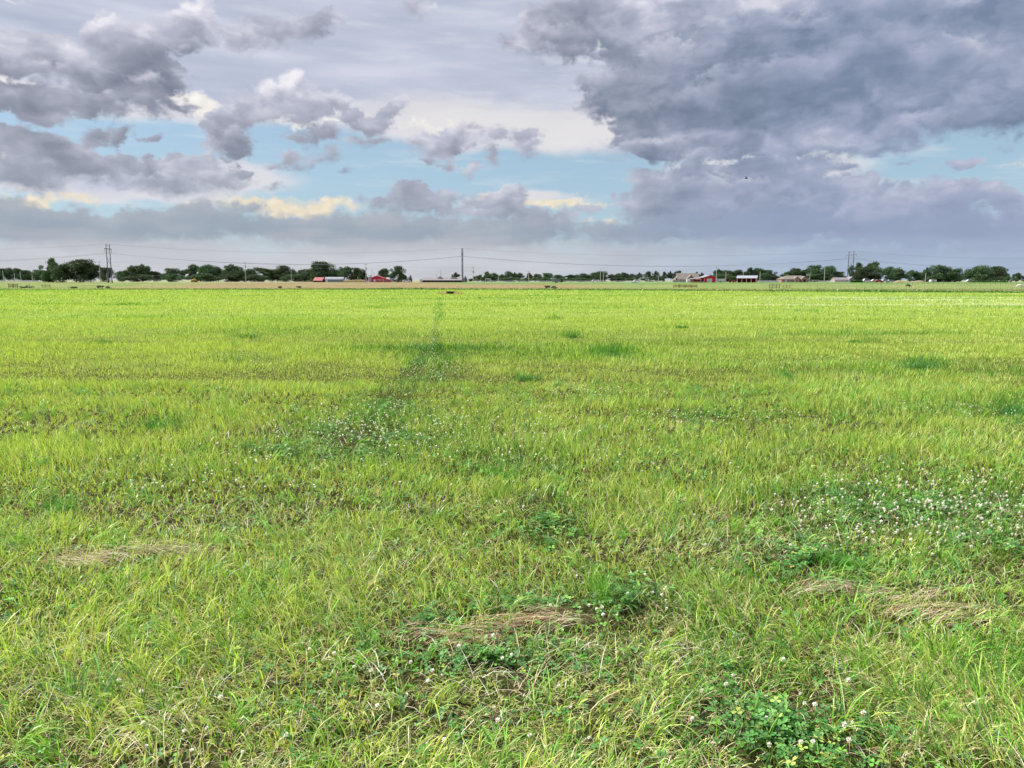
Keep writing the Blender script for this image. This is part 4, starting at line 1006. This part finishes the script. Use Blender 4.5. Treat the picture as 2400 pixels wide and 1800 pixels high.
# ------------------------------------------------------------------ buildings
M_red = mat_ribbed('red barn metal', (.52, .024, .040)); M_redroof = mat_ribbed('red roof metal', (.30, .055, .055), axis=0)
M_groof = mat_ribbed('grey roof metal', (.27, .28, .31), .4, 3, 0); M_gwall = mat_ribbed('grey wall metal', (.17, .19, .22), .5)
M_wht = mat_plain('white paint', (.50, .51, .52), .5, .05); M_shingle = mat_plain('brown shingle', (.17, .145, .125), .9, .25, 4)
M_brick = mat_plain('brick', (.30, .17, .13), .9, .25, 5); M_dark = mat_plain('dark interior', (.025, .022, .022), .9)
M_stone = mat_plain('stone wall', (.30, .26, .22), .9, .25, 3); M_glass = mat_plain('window glass', (.05, .06, .07), .08, .05, spec=.8)
M_long = mat_plain('weathered sheet', (.19, .17, .175), .7, .25, 1.2); M_rust = mat_plain('rusty pipe', (.20, .09, .05), .8, .3, 4)
M_wood = mat_plain('old timber', (.12, .085, .06), .9, .3, 4); M_trim = mat_plain('white trim', (.75, .75, .76), .5, .05)
def mpp(Y): return Y / F
def bld(name, px, Y, label, cat, rz=0, group=None): return empty(name, G(px, Y), label, cat, group, rz)
def gable_y(o, x0, x1, y0, y1, e, r, mw, mr, over=.35, wall='wall', base=0):      # gable facing the viewer
    xm = (x0 + x1) / 2
    MB().prism([(x0, base), (x1, base), (x1, e), (xm, r), (x0, e)], y0, y1).build(wall, mw, o)
    k = (r - e) / (xm - x0); t_ = .16
    return MB().prism([(x0 - over, e - over * k + .02), (xm, r + .02), (x1 + over, e - over * k + .02), (x1 + over, e - over * k + t_), (xm, r + t_), (x0 - over, e - over * k + t_)], y0 - over, y1 + over).build('roof', mr, o)
def gable_x(o, x0, x1, y0, y1, e, r, mw, mr, over=.35, build_wall=True):           # ridge across the view
    ym = (y0 + y1) / 2
    if build_wall: MB().prism([(y0, 0), (y1, 0), (y1, e), (ym, r), (y0, e)], x0, x1, 'x').build('wall', mw, o)
    k = (r - e) / (ym - y0); t_ = .16
    return MB().prism([(y0 - over, e - over * k + .02), (ym, r + .02), (y1 + over, e - over * k + .02), (y1 + over, e - over * k + t_), (ym, r + t_), (y0 - over, e - over * k + t_)], x0 - over, x1 + over, 'x').build('roof', mr, o)
def win(o, x0, x1, y, z0, z1, name='window'):
    f = MB().box(x0 - .08, x1 + .08, y - .06, y + .02, z0 - .08, z1 + .08).build(name, M_trim, o)
    MB().box(x0, x1, y - .09, y - .063, z0, z1).build('pane', M_glass, f)
def posts(o, xs_, y, h, mat=None, r=.1, name='post'):
    for x_ in xs_: MB().box(x_ - r, x_ + r, y - r, y + r, 0, h).build(name, mat or M_trim, o)

# left: red roofed shed
o = bld('shed', 745, 440, 'small shed with a red roof below the tall spreading tree', 'shed', R(-14)); 
gable_x(o, -2.6, 2.6, 0, 4, 1.0, 2.6, M_dark, M_redroof); posts(o, (-2.4, 0, 2.4), -.2, 1.0, M_wood)
# grey metal shed
o = bld('metal_shed', 783, 440, 'long grey metal shed with a pale curved roof right of the red roofed shed', 'shed')
MB().prism([(0, 0), (5, 0), (5, 1.5), (4.4, 2.3), (3.4, 2.75), (1.6, 2.75), (.6, 2.3), (0, 1.5)], -5.2, 5.2, 'x').build('wall', M_gwall, o)
MB().prism([(-.06, 1.52), (.56, 2.36), (1.58, 2.83), (3.42, 2.83), (4.44, 2.36), (5.06, 1.52), (5.12, 1.6), (4.5, 2.46), (3.45, 2.93), (1.55, 2.93), (.5, 2.46), (-.12, 1.6)], -5.3, 5.3, 'x').build('roof', M_groof, o)
MB().box(-4.9, -3.6, -.04, .0, 0, 1.4).build('door', M_wht, o)
# hay bales
M_hay = mat_plain('hay', (.46, .38, .20), .95, .25, 6)
hb = bpy.data.meshes.new('hay_bale'); m_ = MB()
prof = [(-.68, 0.0), (-.68, .62), (-.58, .72), (.58, .72), (.68, .62), (.68, 0.0)]
for i in range(5): pass
kk = 16; vs = []; fs = []
for (yy, rr_) in prof:
    for j in range(kk):
        a = 2 * math.pi * j / kk; vs.append((rr_ * math.cos(a), yy, .70 + rr_ * math.sin(a) * (1 + .02 * math.sin(5 * a))))
for i in range(len(prof) - 1):
    for j in range(kk): fs.append((i * kk + j, i * kk + (j + 1) % kk, (i + 1) * kk + (j + 1) % kk, (i + 1) * kk + j))
hb.from_pydata(vs, [], fs); hb.materials.append(M_hay)
names = ['first', 'second', 'third', 'fourth', 'fifth', 'sixth', 'seventh', 'eighth']
for i in range(8):
    o = linkmesh('hay_bale', hb, loc=G(809 + i * 6.2, 425)); o.rotation_euler.z = R(random.uniform(-8, 8)); o.scale = (1.05, 1, random.uniform(.92, 1.05))
    tag(o, f'round tan hay bale, {names[i]} from left in the row by the left red barn', 'hay bale', 'round hay bales in a row')
# left red barn
o = bld('red_barn', 883, 430, 'red barn with low side wings beside the silo in the left half', 'barn')
gable_y(o, -3.6, 3.6, 0, 9, 2.2, 3.5, M_red, M_redroof)
for s_ in (-1, 1):
    a, b_ = sorted((s_ * 3.62, s_ * 6.6)); hi, lo = (2.05, 1.35)
    pr = [(a, 0), (b_, 0), (b_, lo if s_ > 0 else hi), (a, hi if s_ > 0 else lo)]
    MB().prism(pr, .6, 8).build('side_wing', M_red, o)
    MB().prism([(a - .1, (hi if s_ > 0 else lo) + .02), (b_ + .1, (lo if s_ > 0 else hi) + .02), (b_ + .1, (lo if s_ > 0 else hi) + .14), (a - .1, (hi if s_ > 0 else lo) + .14)], .3, 8.3).build('roof', M_redroof, o)
MB().box(-1.9, -.5, -.05, 0, .2, 1.5).build('door', M_wht, o); win(o, .2, 1.5, 0, .9, 1.5); win(o, 1.9, 2.9, 0, .9, 1.5)
win(o, 4.2, 5.8, .6, .5, 1.15); MB().box(-6.2, -4.6, .54, .597, .05, .9).build('door', M_wht, o)
for x_ in (-3.6, 3.6): MB().box(x_ - .09, x_ + .09, -.04, .09, 0, 2.05).build('trim', M_trim, o)
o = bld('silo', 867, 427, 'short grey silo standing at the left side of the left red barn', 'silo')
MB().tube([(0, 0, 0), (0, 0, 3.1)], .75, 16).build('tank', M_groof, o); MB().tube([(0, 0, 3.1), (0, 0, 3.7)], [.82, .08], 16).build('roof', M_groof, o)
# small white house behind, right of the barn
o = bld('house', 918, 455, 'small white house between the left red barn and the egg shaped tree', 'house')
gable_x(o, -3.2, 4.0, 0, 5, 1.5, 2.6, M_wht, M_groof); win(o, -2, -1, 0, .5, 1.2); win(o, 1, 2, 0, .5, 1.2)
o = bld('sign_post', 933, 405, 'dark post with a small round top in front of the egg shaped tree', 'post')
MB().tube([(0, 0, 0), (0, 0, 3.6)], .07, 6).build('pole', M_wood, o); MB().tube([(0, -.05, 3.9), (0, .05, 3.9)], .36, 12).build('sign', M_wht, o); MB().box(-.2, .2, -.12, .12, .0, 1.0).build('base', M_wood, o)
# long low building
o = bld('long_building', 1037, 430, 'long low grey building with a pale roof and dark open front beside the tall mast', 'building')
MB().box(-11, 10.4, .6, 9, 0, 1.1).build('wall', M_dark, o)
MB().prism([(-.2, 1.0), (-.2, 1.12), (4.6, 2.75), (9.6, 1.12), (9.6, 1.0)], -11.3, 10.7, 'x').build('roof', M_long, o)
posts(o, [-10.8 + i * 2.13 for i in range(11)], .0, 1.05, M_long, .07)
for x_, w_, z_ in ((-1.5, 1.5, 3.3), (6.2, 1.9, 2.9)): 
    d_ = MB().prism([(x_ - w_, 1.9), (x_ + w_, 1.9), (x_ + w_, 2.3), (x_, z_), (x_ - w_, 2.3)], 2.3, 5).build('roof_gable', M_long, o)
    win(d_, x_ - .35, x_ + .35, 2.3, 2.1, 2.5)
MB().box(-12.9, -11.35, 2, 6, 0, 1.8).build('annex', M_wht, o)
MB().box(10.75, 12.2, 1, 6, 0, 2.5).build('annex', M_gwall, o)
# brown roofed house with front gable
o = bld('house', 1612, 440, 'stone house with steep brown roof and dark front gable left of the red barn', 'house')
gable_x(o, -5.6, 6.4, 0, 8, 1.7, 4.9, M_stone, M_shingle, .4)
MB().prism([(-.9, 0), (3.3, 0), (3.3, 1.7), (1.2, 3.75), (-.9, 1.7)], -2.2, 2, 'y').build('front_gable', M_brick, o)
MB().prism([(-1.4, 1.3), (1.2, 3.85), (3.8, 1.3), (3.8, 1.5), (1.2, 4.05), (-1.4, 1.5)], -2.6, 3.5).build('roof', M_shingle, o)
MB().box(.1, 1.6, -2.27, -2.2, 0, 1.7).build('door', M_dark, o); win(o, -4.6, -3.4, 0, .6, 1.4); win(o, -2.8, -1.7, 0, .6, 1.4); win(o, 2.1, 2.9, -2.2, .6, 1.4)
MB().prism([(-8.0, .9), (-5.9, 2.6), (-5.9, 2.75), (-8.2, .95)], .5, 6).build('roof', M_shingle, o); MB().box(-7.4, -5.62, 1, 5.5, 0, 1.2).build('side_wing', M_stone, o)
# red barn with white roll door
o = bld('red_barn', 1664, 415, 'red barn with white roll door and grey lean-to roofs on both sides', 'barn')
gable_y(o, -3.1, 3.2, 0, 11, 2.75, 3.75, M_red, M_groof, .3)
MB().box(-1.4, .95, -.06, 0, 0, 2.0).build('door', M_wht, o)
for x_ in (-3.1, 3.2, -1.5, 1.05): MB().box(x_ - .07, x_ + .07, -.09, -.063, 0, 2.6 if abs(x_) > 2 else 2.05).build('trim', M_trim, o)
MB().prism([(-11.2, 1.55), (-3.42, 2.62), (-3.42, 2.74), (-11.2, 1.67)], -.3, 9).build('lean_to_roof', M_groof, o)
MB().prism([(3.52, 2.6), (6.6, 1.9), (6.6, 2.02), (3.52, 2.72)], -.3, 9).build('lean_to_roof', M_groof, o)
MB().box(-10.9, -9.4, .0, 8.6, 0, 1.5).build('end_wall', M_red, o); MB().box(-9.38, -3.12, 8, 8.3, 0, 1.6).build('back_wall', M_red, o)
posts(o, (-8.2, -7.0, -5.7, -4.4), -.1, 1.75, M_red, .12); posts(o, (-9.2, -5.0, 6.4, 5.0), -.2, 1.9, M_trim, .06)
MB().box(-9.3, -3.2, -.2, -.14, .5, .6).build('rail', M_trim, o)
o = bld('cargo_trailer', 1690, 425, 'white cargo trailer parked right of the red barn with white door', 'trailer')
MB().box(-2.6, 2.2, 0, 2.1, .5, 2.0).build('body', M_wht, o)
for x_ in (-1.0, -.2): MB().tube([(x_, -.05, .33), (x_, .2, .33)], .33, 14).build('wheel', M_dark, o)
MB().box(-3.6, -2.6, .95, 1.15, .45, .6).build('hitch', M_dark, o)
o = bld('storage_tank', 1617, 408, 'white box container at the left end of the red barn lean-to', 'container')
MB().box(-1.5, .2, 0, 2, .1, 1.5).build('body', M_wht, o); MB().box(-1.3, -.2, -.05, 0, .2, 1.3).build('door', M_wht, o)
# vehicles
M_tyre = mat_plain('tyre', (.02, .02, .02), .8); 
def car(px, Y, label, col, cat='car', L=4.4, H=1.45, rz=0, name='parked_car'):
    o = empty(name, G(px, Y), label, cat, 'parked vehicles', rz); m = mat_plain('car paint', col, .3, .03, spec=.6)
    pr = [(-.5 * L, .35), (.5 * L, .35), (.5 * L, .72), (.30 * L, .85), (.17 * L, H), (-.26 * L, H), (-.43 * L, .92), (-.5 * L, .85)]
    MB().prism(pr, 0, 1.75).build('body', m, o)
    MB().prism([(.26 * L, .9), (.16 * L, H - .09), (-.25 * L, H - .09), (-.38 * L, .93)], -.012, 1.762).build('window', M_glass, o)
    for x_ in (-.31 * L, .31 * L):
        for y_ in (-.02, 1.57): MB().tube([(x_, y_, .32), (x_, y_ + .2, .32)], .32, 12).build('wheel', M_tyre, o)
car(1494, 425, 'white car parked just left of the right goal', (.75, .76, .78))
car(1396, 440, 'white car parked left of the bare pale pole', (.7, .72, .74))
car(2033, 425, 'white van parked under the high trees right of the second tower', (.75, .76, .77), 'van', 5.2, 1.9, name='parked_van')
car(2053, 432, 'white pickup left of the red car right of the second tower', (.7, .7, .7), 'pickup', 5.0, 1.7)
car(2062, 420, 'dark red car right of the second tower', (.30, .04, .04))
car(2076, 424, 'silver car in the row under the brownish green tree', (.5, .52, .55))
car(2090, 426, 'grey car, rightmost in the row under the brownish green tree', (.3, .32, .35))
car(953, 425, 'white car parked below the small pale tree and conifer', (.7, .7, .7))
car(2276, 430, 'pale car in the shade of the great dense pair', (.45, .48, .5))
def camper(px, Y, label, w=3.2, h=1.45):
    o = empty('camper', G(px, Y), label, 'camper', None); MB().prism([(-w / 2, .35), (w / 2, .35), (w / 2, h * .9), (w / 2 - .4, h), (-w / 2 + .3, h), (-w / 2, h * .8)], 0, 2).build('body', M_wht, o)
    win(o, -.6, .3, 0, .8, 1.15); MB().tube([(0, -.04, .3), (0, .2, .3)], .3, 12).build('wheel', M_tyre, o)
camper(2189, 425, 'white camper standing before the light green tree')
# silver tank
o = empty('stock_trailer', G(1304, 395), 'silver stock trailer with a dark hitch end on the lawn of the centre tree line', 'trailer', None)
MB().prism([(-2.2, .4), (2.1, .4), (2.1, 1.4), (1.9, 1.6), (-2.0, 1.6), (-2.2, 1.4)], 0, 1.8).build('body', M_groof, o)
MB().box(-2.1, 2.0, -.03, 0, .95, 1.15).build('slot', M_dark, o)
for x_ in (-.4, .4): MB().tube([(x_, -.05, .33), (x_, .2, .33)], .33, 12).build('wheel', M_tyre, o)
MB().box(2.1, 3.3, .7, 1.1, .3, .8).build('hitch', M_dark, o)
# red machine
M_rpaint = mat_plain('red machine paint', (.50, .05, .03), .5)
o = empty('tractor', G(1715, 415), 'red tractor with loader between the white trailer and open red shed', 'tractor', None)
MB().prism([(-.2, .6), (1.5, .6), (1.5, 1.15), (-.2, 1.2)], .5, 1.3).build('hood', M_rpaint, o); MB().box(-1.0, -.2, .4, 1.4, .6, .95).build('seat_deck', M_rpaint, o)
MB().box(-.95, -.05, .45, 1.35, 1.75, 1.85).build('canopy', M_rpaint, o)
for x_ in (-.9, -.1): MB().box(x_ - .04, x_ + .04, .5, .58, .95, 1.75).build('canopy_post', M_dark, o)
for x_, r_ in ((-.6, .62), (1.2, .38)):
    for y_ in (0, 1.5): MB().tube([(x_, y_, r_), (x_, y_ + .3, r_)], r_, 16).build('wheel', M_tyre, o)
MB().tube([(.2, .4, .9), (1.4, .4, .9), (2.1, .4, .4)], .07, 6).build('loader_arm', M_rpaint, o); MB().prism([(2.0, .1), (2.6, .1), (2.3, .6), (2.0, .6)], 0, 1.8).build('bucket', M_rpaint, o)
# open red shed
o = bld('open_shed', 1752, 415, 'red open fronted pole shed with pale metal roof left of the brick house', 'shed', R(-22))
gable_x(o, -5.4, 4.6, 0, 6, 2.3, 3.5, M_red, M_groof, .35, False)
MB().box(-5.4, 4.6, 5.8, 6, 0, 2.3).build('back_wall', M_red, o)
MB().prism([(0, 0), (6, 0), (6, 2.3), (3, 3.5), (0, 2.3)], 4.4, 4.6, 'x').build('end_wall', M_red, o); MB().prism([(0, 0), (5.8, 0), (5.8, 2.3), (3, 3.5), (0, 2.3)], -5.4, -5.2, 'x').build('end_wall', M_red, o)
posts(o, (-5.3, -2.9, -.5, 1.9, 4.4), -.1, 2.3, M_trim, .08)
MB().box(-5.2, 4.4, -.05, .05, 1.95, 2.28).build('beam', M_red, o)
# white wall
o = MB().box(-5.8, 5.8, 0, .25, -.1, .95).build('garden_wall', M_wht, loc=G(1802, 428)); tag(o, 'long low white wall between the open red shed and the brick house', 'wall')
# brick house
o = bld('brick_house', 1864, 430, 'low brick house with brown hipped roof and two small front gables', 'house')
MB().box(-7.6, 7.4, 0, 8, 0, 1.75).build('wall', M_brick, o)
MB().hull([(-8, -.4, 1.7), (7.9, -.4, 1.7), (7.9, 8.4, 1.7), (-8, 8.4, 1.7), (-3.5, 4, 3.7), (4.8, 4, 3.7)], [(0, 1, 5, 4), (1, 2, 5), (2, 3, 4, 5), (3, 0, 4), (3, 2, 1, 0)]).build('roof', M_shingle, o)
for x_, w_, mt in ((.6, 1.5, M_brick), (4.7, 1.7, M_brick)):
    MB().prism([(x_ - w_, 0), (x_ + w_, 0), (x_ + w_, 1.75), (x_, 3.1), (x_ - w_, 1.75)], -1.2, 2).build('front_gable', mt, o)
    MB().prism([(x_ - w_ - .3, 1.5), (x_, 3.15), (x_ + w_ + .3, 1.5), (x_ + w_ + .3, 1.66), (x_, 3.33), (x_ - w_ - .3, 1.66)], -1.5, 3).build('roof', M_shingle, o)
MB().box(4.1, 5.3, -1.26, -1.2, 0, 1.6).build('door', M_dark, o)
MB().box(-5.6, -4.7, -.05, 0, 0, 1.5).build('door', M_wht, o)
for a in ((-7, -6.2), (-4, -3.2), (-2.6, -1.8)): win(o, a[0], a[1], 0, .6, 1.4)
win(o, .0, 1.2, -1.2, .6, 1.4); win(o, 6.6, 7.1, 0, .6, 1.4)
# grey roofed house behind tower
o = bld('house', 1976, 440, 'low house with grey roof and end gable behind the right transmission tower', 'house')
gable_x(o, -4.6, 3.0, 0, 6, 1.3, 2.5, M_stone, M_long, .3)
gable_y(o, 3.02, 6.4, -1, 5, 1.5, 3.0, M_gwall, M_long, .3); MB().box(4.0, 5.4, -1.06, -1.0, 0, 1.2).build('door', M_dark, o)
win(o, -3.6, -2.6, 0, .4, 1.0); win(o, -1.2, -.2, 0, .4, 1.0)
o = bld('house', 2216, 450, 'small white gabled house half hidden right of the light green tree', 'house')
gable_y(o, -3, 3.2, 0, 5, 1.6, 3.4, M_wht, M_groof); win(o, -1, .5, 0, .6, 1.4)
# dirt bank
M_dirt = mat_plain('tan dirt', (.22, .19, .11), .95, .25, 1)
m_ = MB(); n = 24
vs = []; fs = []
for i in range(n + 1):
    t_ = i / n
    for j in range(7):
        s_ = j / 6; hh = 1.15 * math.sin(math.pi * s_) * min(1, 6 * t_, 6 * (1 - t_)) * (.8 + .3 * math.sin(9 * t_)); vs.append((-9 + 18 * t_, s_ * 4, hh - .03))
for i in range(n):
    for j in range(6): a = i * 7 + j; fs.append((a, a + 7, a + 8, a + 1))
o = MB().hull(vs, fs).build('dirt_bank', M_dirt, smooth=True, loc=G(2135, 405)); tag(o, 'long low tan dirt bank in front of the right hand trees', 'bank')
# hedge
def hedge(px, Y, L, h, label):
    rs = np.random.default_rng(px); n = 1400; m = MB()
    for i in range(n):
        p = Vector((rs.uniform(-L / 2, L / 2), rs.uniform(-.7, .7), rs.uniform(0, h))); a = Vector(rs.normal(0, .13, 3)); b_ = Vector(rs.normal(0, .13, 3)); m.quad(p - a, p - b_, p + a, p + b_)
    o = m.build('hedge', mat_leaf('hedge leaves', (.06, .13, .035), trans=.2), loc=G(px, Y)); tag(o, label, 'hedge')
hedge(2008, 415, 6.5, 1.2, 'clipped green hedge at the right foot of the right tower')
hedge(1420 + 897, 420, 20, .9, 'low green hedge below the great dense pair of trees')

# goals
def goal(px, Y, w, h, label, rz=0):
    o = empty('goal', G(px, Y), label, 'goal', 'white goals on the lawn', rz)
    for x_ in (-w / 2, w / 2): MB().tube([(x_, 0, 0), (x_, 0, h)], .10, 8).build('goal_post', M_wht, o); 
    MB().tube([(-w / 2, 0, h), (w / 2, 0, h)], .10, 8).build('crossbar', M_wht, o)
    for x_ in (-w / 2, w / 2): MB().tube([(x_, 0, h), (x_, 1.4, 0)], .06, 6).build('stay', M_wht, o)
goal(1144, 400, 2.8, 1.9, 'small white goal at the left end of the centre tree line')
goal(1510, 405, 4.3, 2.4, 'larger white goal left of the brown roofed house')
goal(211, 405, 3.2, .75, 'low white frame below the right end of the big broad tree')
o = MB().box(-1.6, 1.6, 0, .5, 0, .6).box(-1.6, 1.6, .51, .9, .0, .35).build('bench', M_wht, loc=G(1487, 385)); tag(o, 'low white bench below the white car near the right goal', 'bench')

# gates and fences
def gate(px0, px1, Y, h, label, mat, rails=4, nposts=2, uprights=2):
    a, b_ = G(px0, Y), G(px1, Y); L = (b_ - a).length; o = empty('gate', a, label, 'gate', 'field gates beyond the ditch')
    for i in range(nposts):
        x_ = L * i / (nposts - 1); MB().tube([(x_, 0, -.2), (x_, 0, h * 1.12)], .10, 8).build('post', mat, o)
    pn = MB()
    for i in range(rails): z_ = h * (.25 + .75 * i / (rails - 1)); pn.box(.1, L - .1, -.03, .03, z_ - .05, z_ + .05)
    for i in range(uprights): x_ = L * (i + 1) / (uprights + 1); pn.box(x_ - .05, x_ + .05, -.033, .033, h * .2, h)
    pn.build('rails', mat, o)
gate(19, 40, 288, 1.5, 'dark timber pen gate near the left edge beyond the field', M_wood, 5, 3, 4)
gate(97, 116, 300, 1.0, 'small dark gate right of the timber pen gate', M_wood, 3, 2, 1)
gate(60, 68, 300, .9, 'faint little gate behind the low wide bush', M_wood, 2, 2, 1)
gate(1579, 1634, 292, 1.15, 'long rusty pipe panel fence in front of the red barn', M_rust, 5, 5, 8)
gate(1804, 1828, 285, 1.35, 'dark timber gate in front of the open red shed and brick house', M_wood, 3, 4, 0)
gate(1836, 1852, 292, 1.0, 'thin pipe gate right of the dark timber gate', M_rust, 2, 3, 0)
M_post = mat_plain('grey fence post', (.26, .25, .20), .9, .2, 3)
def fence(px0, px1, Y0, Y1, n, h, label, mat, rails=1, r=.05, rr_=.015):
    a, b_ = G(px0, Y0), G(px1, Y1); o = empty('fence', a, label, 'fence', None)
    for i in range(n):
        p = a.lerp(b_, i / (n - 1)); p.z = float(hgt(p.y)); q = p - a
        MB().tube([q, q + Vector((0, 0, h))], r, 6).build('post', mat, o)
    for k in range(rails):
        P_ = []
        for i in range(n): p = a.lerp(b_, i / (n - 1)); p.z = float(hgt(p.y)) + h * (.35 + .55 * k / max(1, rails - 1)); P_.append(p - a)
        MB().tube(P_, rr_, 4).build('rail', mat, o)
fence(1900, 2420, 124, 103, 26, 1.1, 'wire fence with thin posts along the right edge of the hay field', M_post, 3, .022, .003)
fence(1900, 1995, 430, 430, 16, 1.0, 'white rail fence between the brick house and the grey roofed house', M_wht, 2, .07, .05)
fence(1520, 1620, 410, 405, 18, 1.0, 'white rail fence left of the red barn', M_wht, 2, .05, .04)
fence(1116, 1290, 420, 420, 20, .9, 'low pale fence along the foot of the centre tree line', M_wht, 2, .05, .05)
fence(1320, 1500, 420, 420, 20, .9, 'low pale fence behind the lawn left of the right goal', M_wht, 2, .05, .05)
fence(2020, 2420, 352, 345, 34, 1.1, 'faint wire fence across the pasture behind the black cow', M_wood, 2, .05, .01)
fence(-20, 95, 430, 430, 16, 1.0, 'pale rail fence before the farthest wood', M_conc, 3, .06, .07)

# drain box
M_tar = mat_plain('dark board', (.035, .03, .035), .8, .3, 3)
gy = 92.0; o = empty('drain_cover', G(1055, gy), 'dark low drain box between two thin posts at the end of the trodden line', 'drain', None)
MB().box(-.46, .46, 0, .9, .16, .30).build('cover', M_tar, o)
for x_ in (-.36, .30): MB().box(x_, x_ + .08, .05, .85, 0, .16).build('support', M_tar, o)
MB().box(-.40, .38, .4, .5, 0, .155).build('wall', M_stone, o)
for px, lab in ((1045.5, 'thin dark stake at the left side of the drain box'), (1066, 'thin dark stake at the right side of the drain box')):
    o = MB().tube([(0, 0, -.1), (.01, 0, .66)], [.022, .018], 6).build('stake', M_tar, loc=G(px, gy + .6)); tag(o, lab, 'stake', 'stakes at the drain box')
def drygrass():
    n = 1500; g = G(1055, gy); a = rng.random(n) * 6.283; r_ = .6 + .7 * rng.random(n) ** 1.2
    x = g.x + np.cos(a) * r_ * 1.25; y = g.y + .4 + np.sin(a) * r_ * 1.3
    k = ~((np.abs(x - g.x) < .5) & (y < g.y + .1)); x, y = x[k], y[k]; n = len(x)
    part = blades('d', x, y, .30 * (.4 + .8 * rng.random(n)), .04 + .02 * rng.random(n), np.abs(rng.normal(.4, .3, n)), jit((.50, .40, .17), n, .2), 2, None)
    o = mesh_from('dry_grass', [part], M_straw); tag(o, 'tan dry grass growing round the drain box', 'dry grass', kind='stuff')
drygrass()

# ------------------------------------------------------------------ animals
def animal(px, Y, label, mat, L, name='cow', cat='cow', head_down=True, rz=0):
    g = G(px, Y); s_ = L / 2.3
    V = []; Ed = []; Rd = []
    def add(p, r_, par=None):
        V.append(p); Rd.append(r_)
        if par is not None: Ed.append((par, len(V) - 1))
        return len(V) - 1
    hip = add((-.75, 0, 1.12), .36); mid = add((-.15, 0, 1.00), .43, hip); sh = add((.45, 0, 1.05), .38, mid)
    nk = add((.80, 0, .98), .19, sh)
    if head_down: hd = add((1.12, 0, .52), .14, nk); mz = add((1.30, 0, .20), .085, hd)
    else: hd = add((1.15, 0, 1.30), .15, nk); mz = add((1.45, 0, 1.15), .09, hd)
    for sg in (-1, 1):
        e = add((hd and V[hd][0] - .05, sg * .16, V[hd][2] + .10), .05, hd); add((V[e][0] - .04, sg * .30, V[e][2] + .02), .03, e)
        a = add((.42, sg * .19, .72), .13, sh); a = add((.44, sg * .19, .40), .075, a); add((.42, sg * .19, .03), .06, a)
        a = add((-.74, sg * .20, .74), .17, hip); a = add((-.92, sg * .20, .44), .08, a); a = add((-.86, sg * .20, .2), .06, a); add((-.84, sg * .20, .03), .06, a)
    t_ = add((-1.08, 0, 1.10), .04, hip); t_ = add((-1.15, 0, .7), .03, t_); add((-1.14, 0, .42), .045, t_)
    me = bpy.data.meshes.new('body'); me.from_pydata([tuple(c_ * s_ for c_ in p) for p in V], Ed, []); me.materials.append(mat)
    o = linkmesh(name, me, loc=g); o.rotation_euler.z = rz
    sk = o.modifiers.new('skin', 'SKIN'); sk.use_smooth_shade = True
    for i, sv in enumerate(me.skin_vertices[0].data): sv.radius = (Rd[i] * s_, Rd[i] * s_); sv.use_root = (i == 0)
    o.modifiers.new('sub', 'SUBSURF').levels = 1; o.modifiers['sub'].render_levels = 1
    tag(o, label, cat, 'cattle on the pasture')

M_cowb = mat_plain('black hide', (.018, .016, .016), .7, .2, 3); M_coww = mat_plain('white hide', (.66, .62, .55), .8, .15, 3)
animal(2130, 300, 'black cow grazing on the pasture in front of the right hand trees', M_cowb, 2.15)
animal(2391, 296, 'white cow grazing on the pasture near the right edge', M_coww, 2.3, rz=R(170))
animal(1910, 412, 'tiny black and white cow standing far off right of the brick house', M_cowb, 1.5, head_down=False)
M_bird = mat_plain('dark feathers', (.015, .014, .016), .7, .1, 8)
def bird():
    Y = 95; p = Vector((X(1749, Y, 418), Y, Z(418, Y)))
    m = MB(); m.tube([(-.13, 0, 0), (-.06, 0, .012), (.04, 0, .012), (.12, 0, .0), (.17, 0, -.012)], [.012, .045, .05, .034, .008], 8)
    m.hull([(.02, -.03, .03), (.07, -.12, .075), (.00, -.30, .05), (-.06, -.13, .06), (-.05, -.03, .02), (.01, -.12, .05)], [(0, 1, 5), (1, 2, 5), (2, 3, 5), (3, 4, 5), (4, 0, 5)])
    m.hull([(.02, .03, .03), (.07, .12, .075), (.00, .30, .05), (-.06, .13, .06), (-.05, .03, .02), (.01, .12, .05)], [(1, 0, 5), (2, 1, 5), (3, 2, 5), (4, 3, 5), (0, 4, 5)])
    m.hull([(-.10, -.02, 0), (-.22, -.045, .0), (-.22, .045, 0), (-.10, .02, 0), (-.15, 0, .02)], [(0, 1, 4), (1, 2, 4), (2, 3, 4), (3, 0, 4)])
    o = m.build('bird', M_bird, smooth=True, loc=p); o.scale = (1.2, 1.2, 2.0); o.rotation_euler = (R(32), R(-4), R(20)); tag(o, 'small dark bird flying against the grey cloud at right', 'bird')
bird()
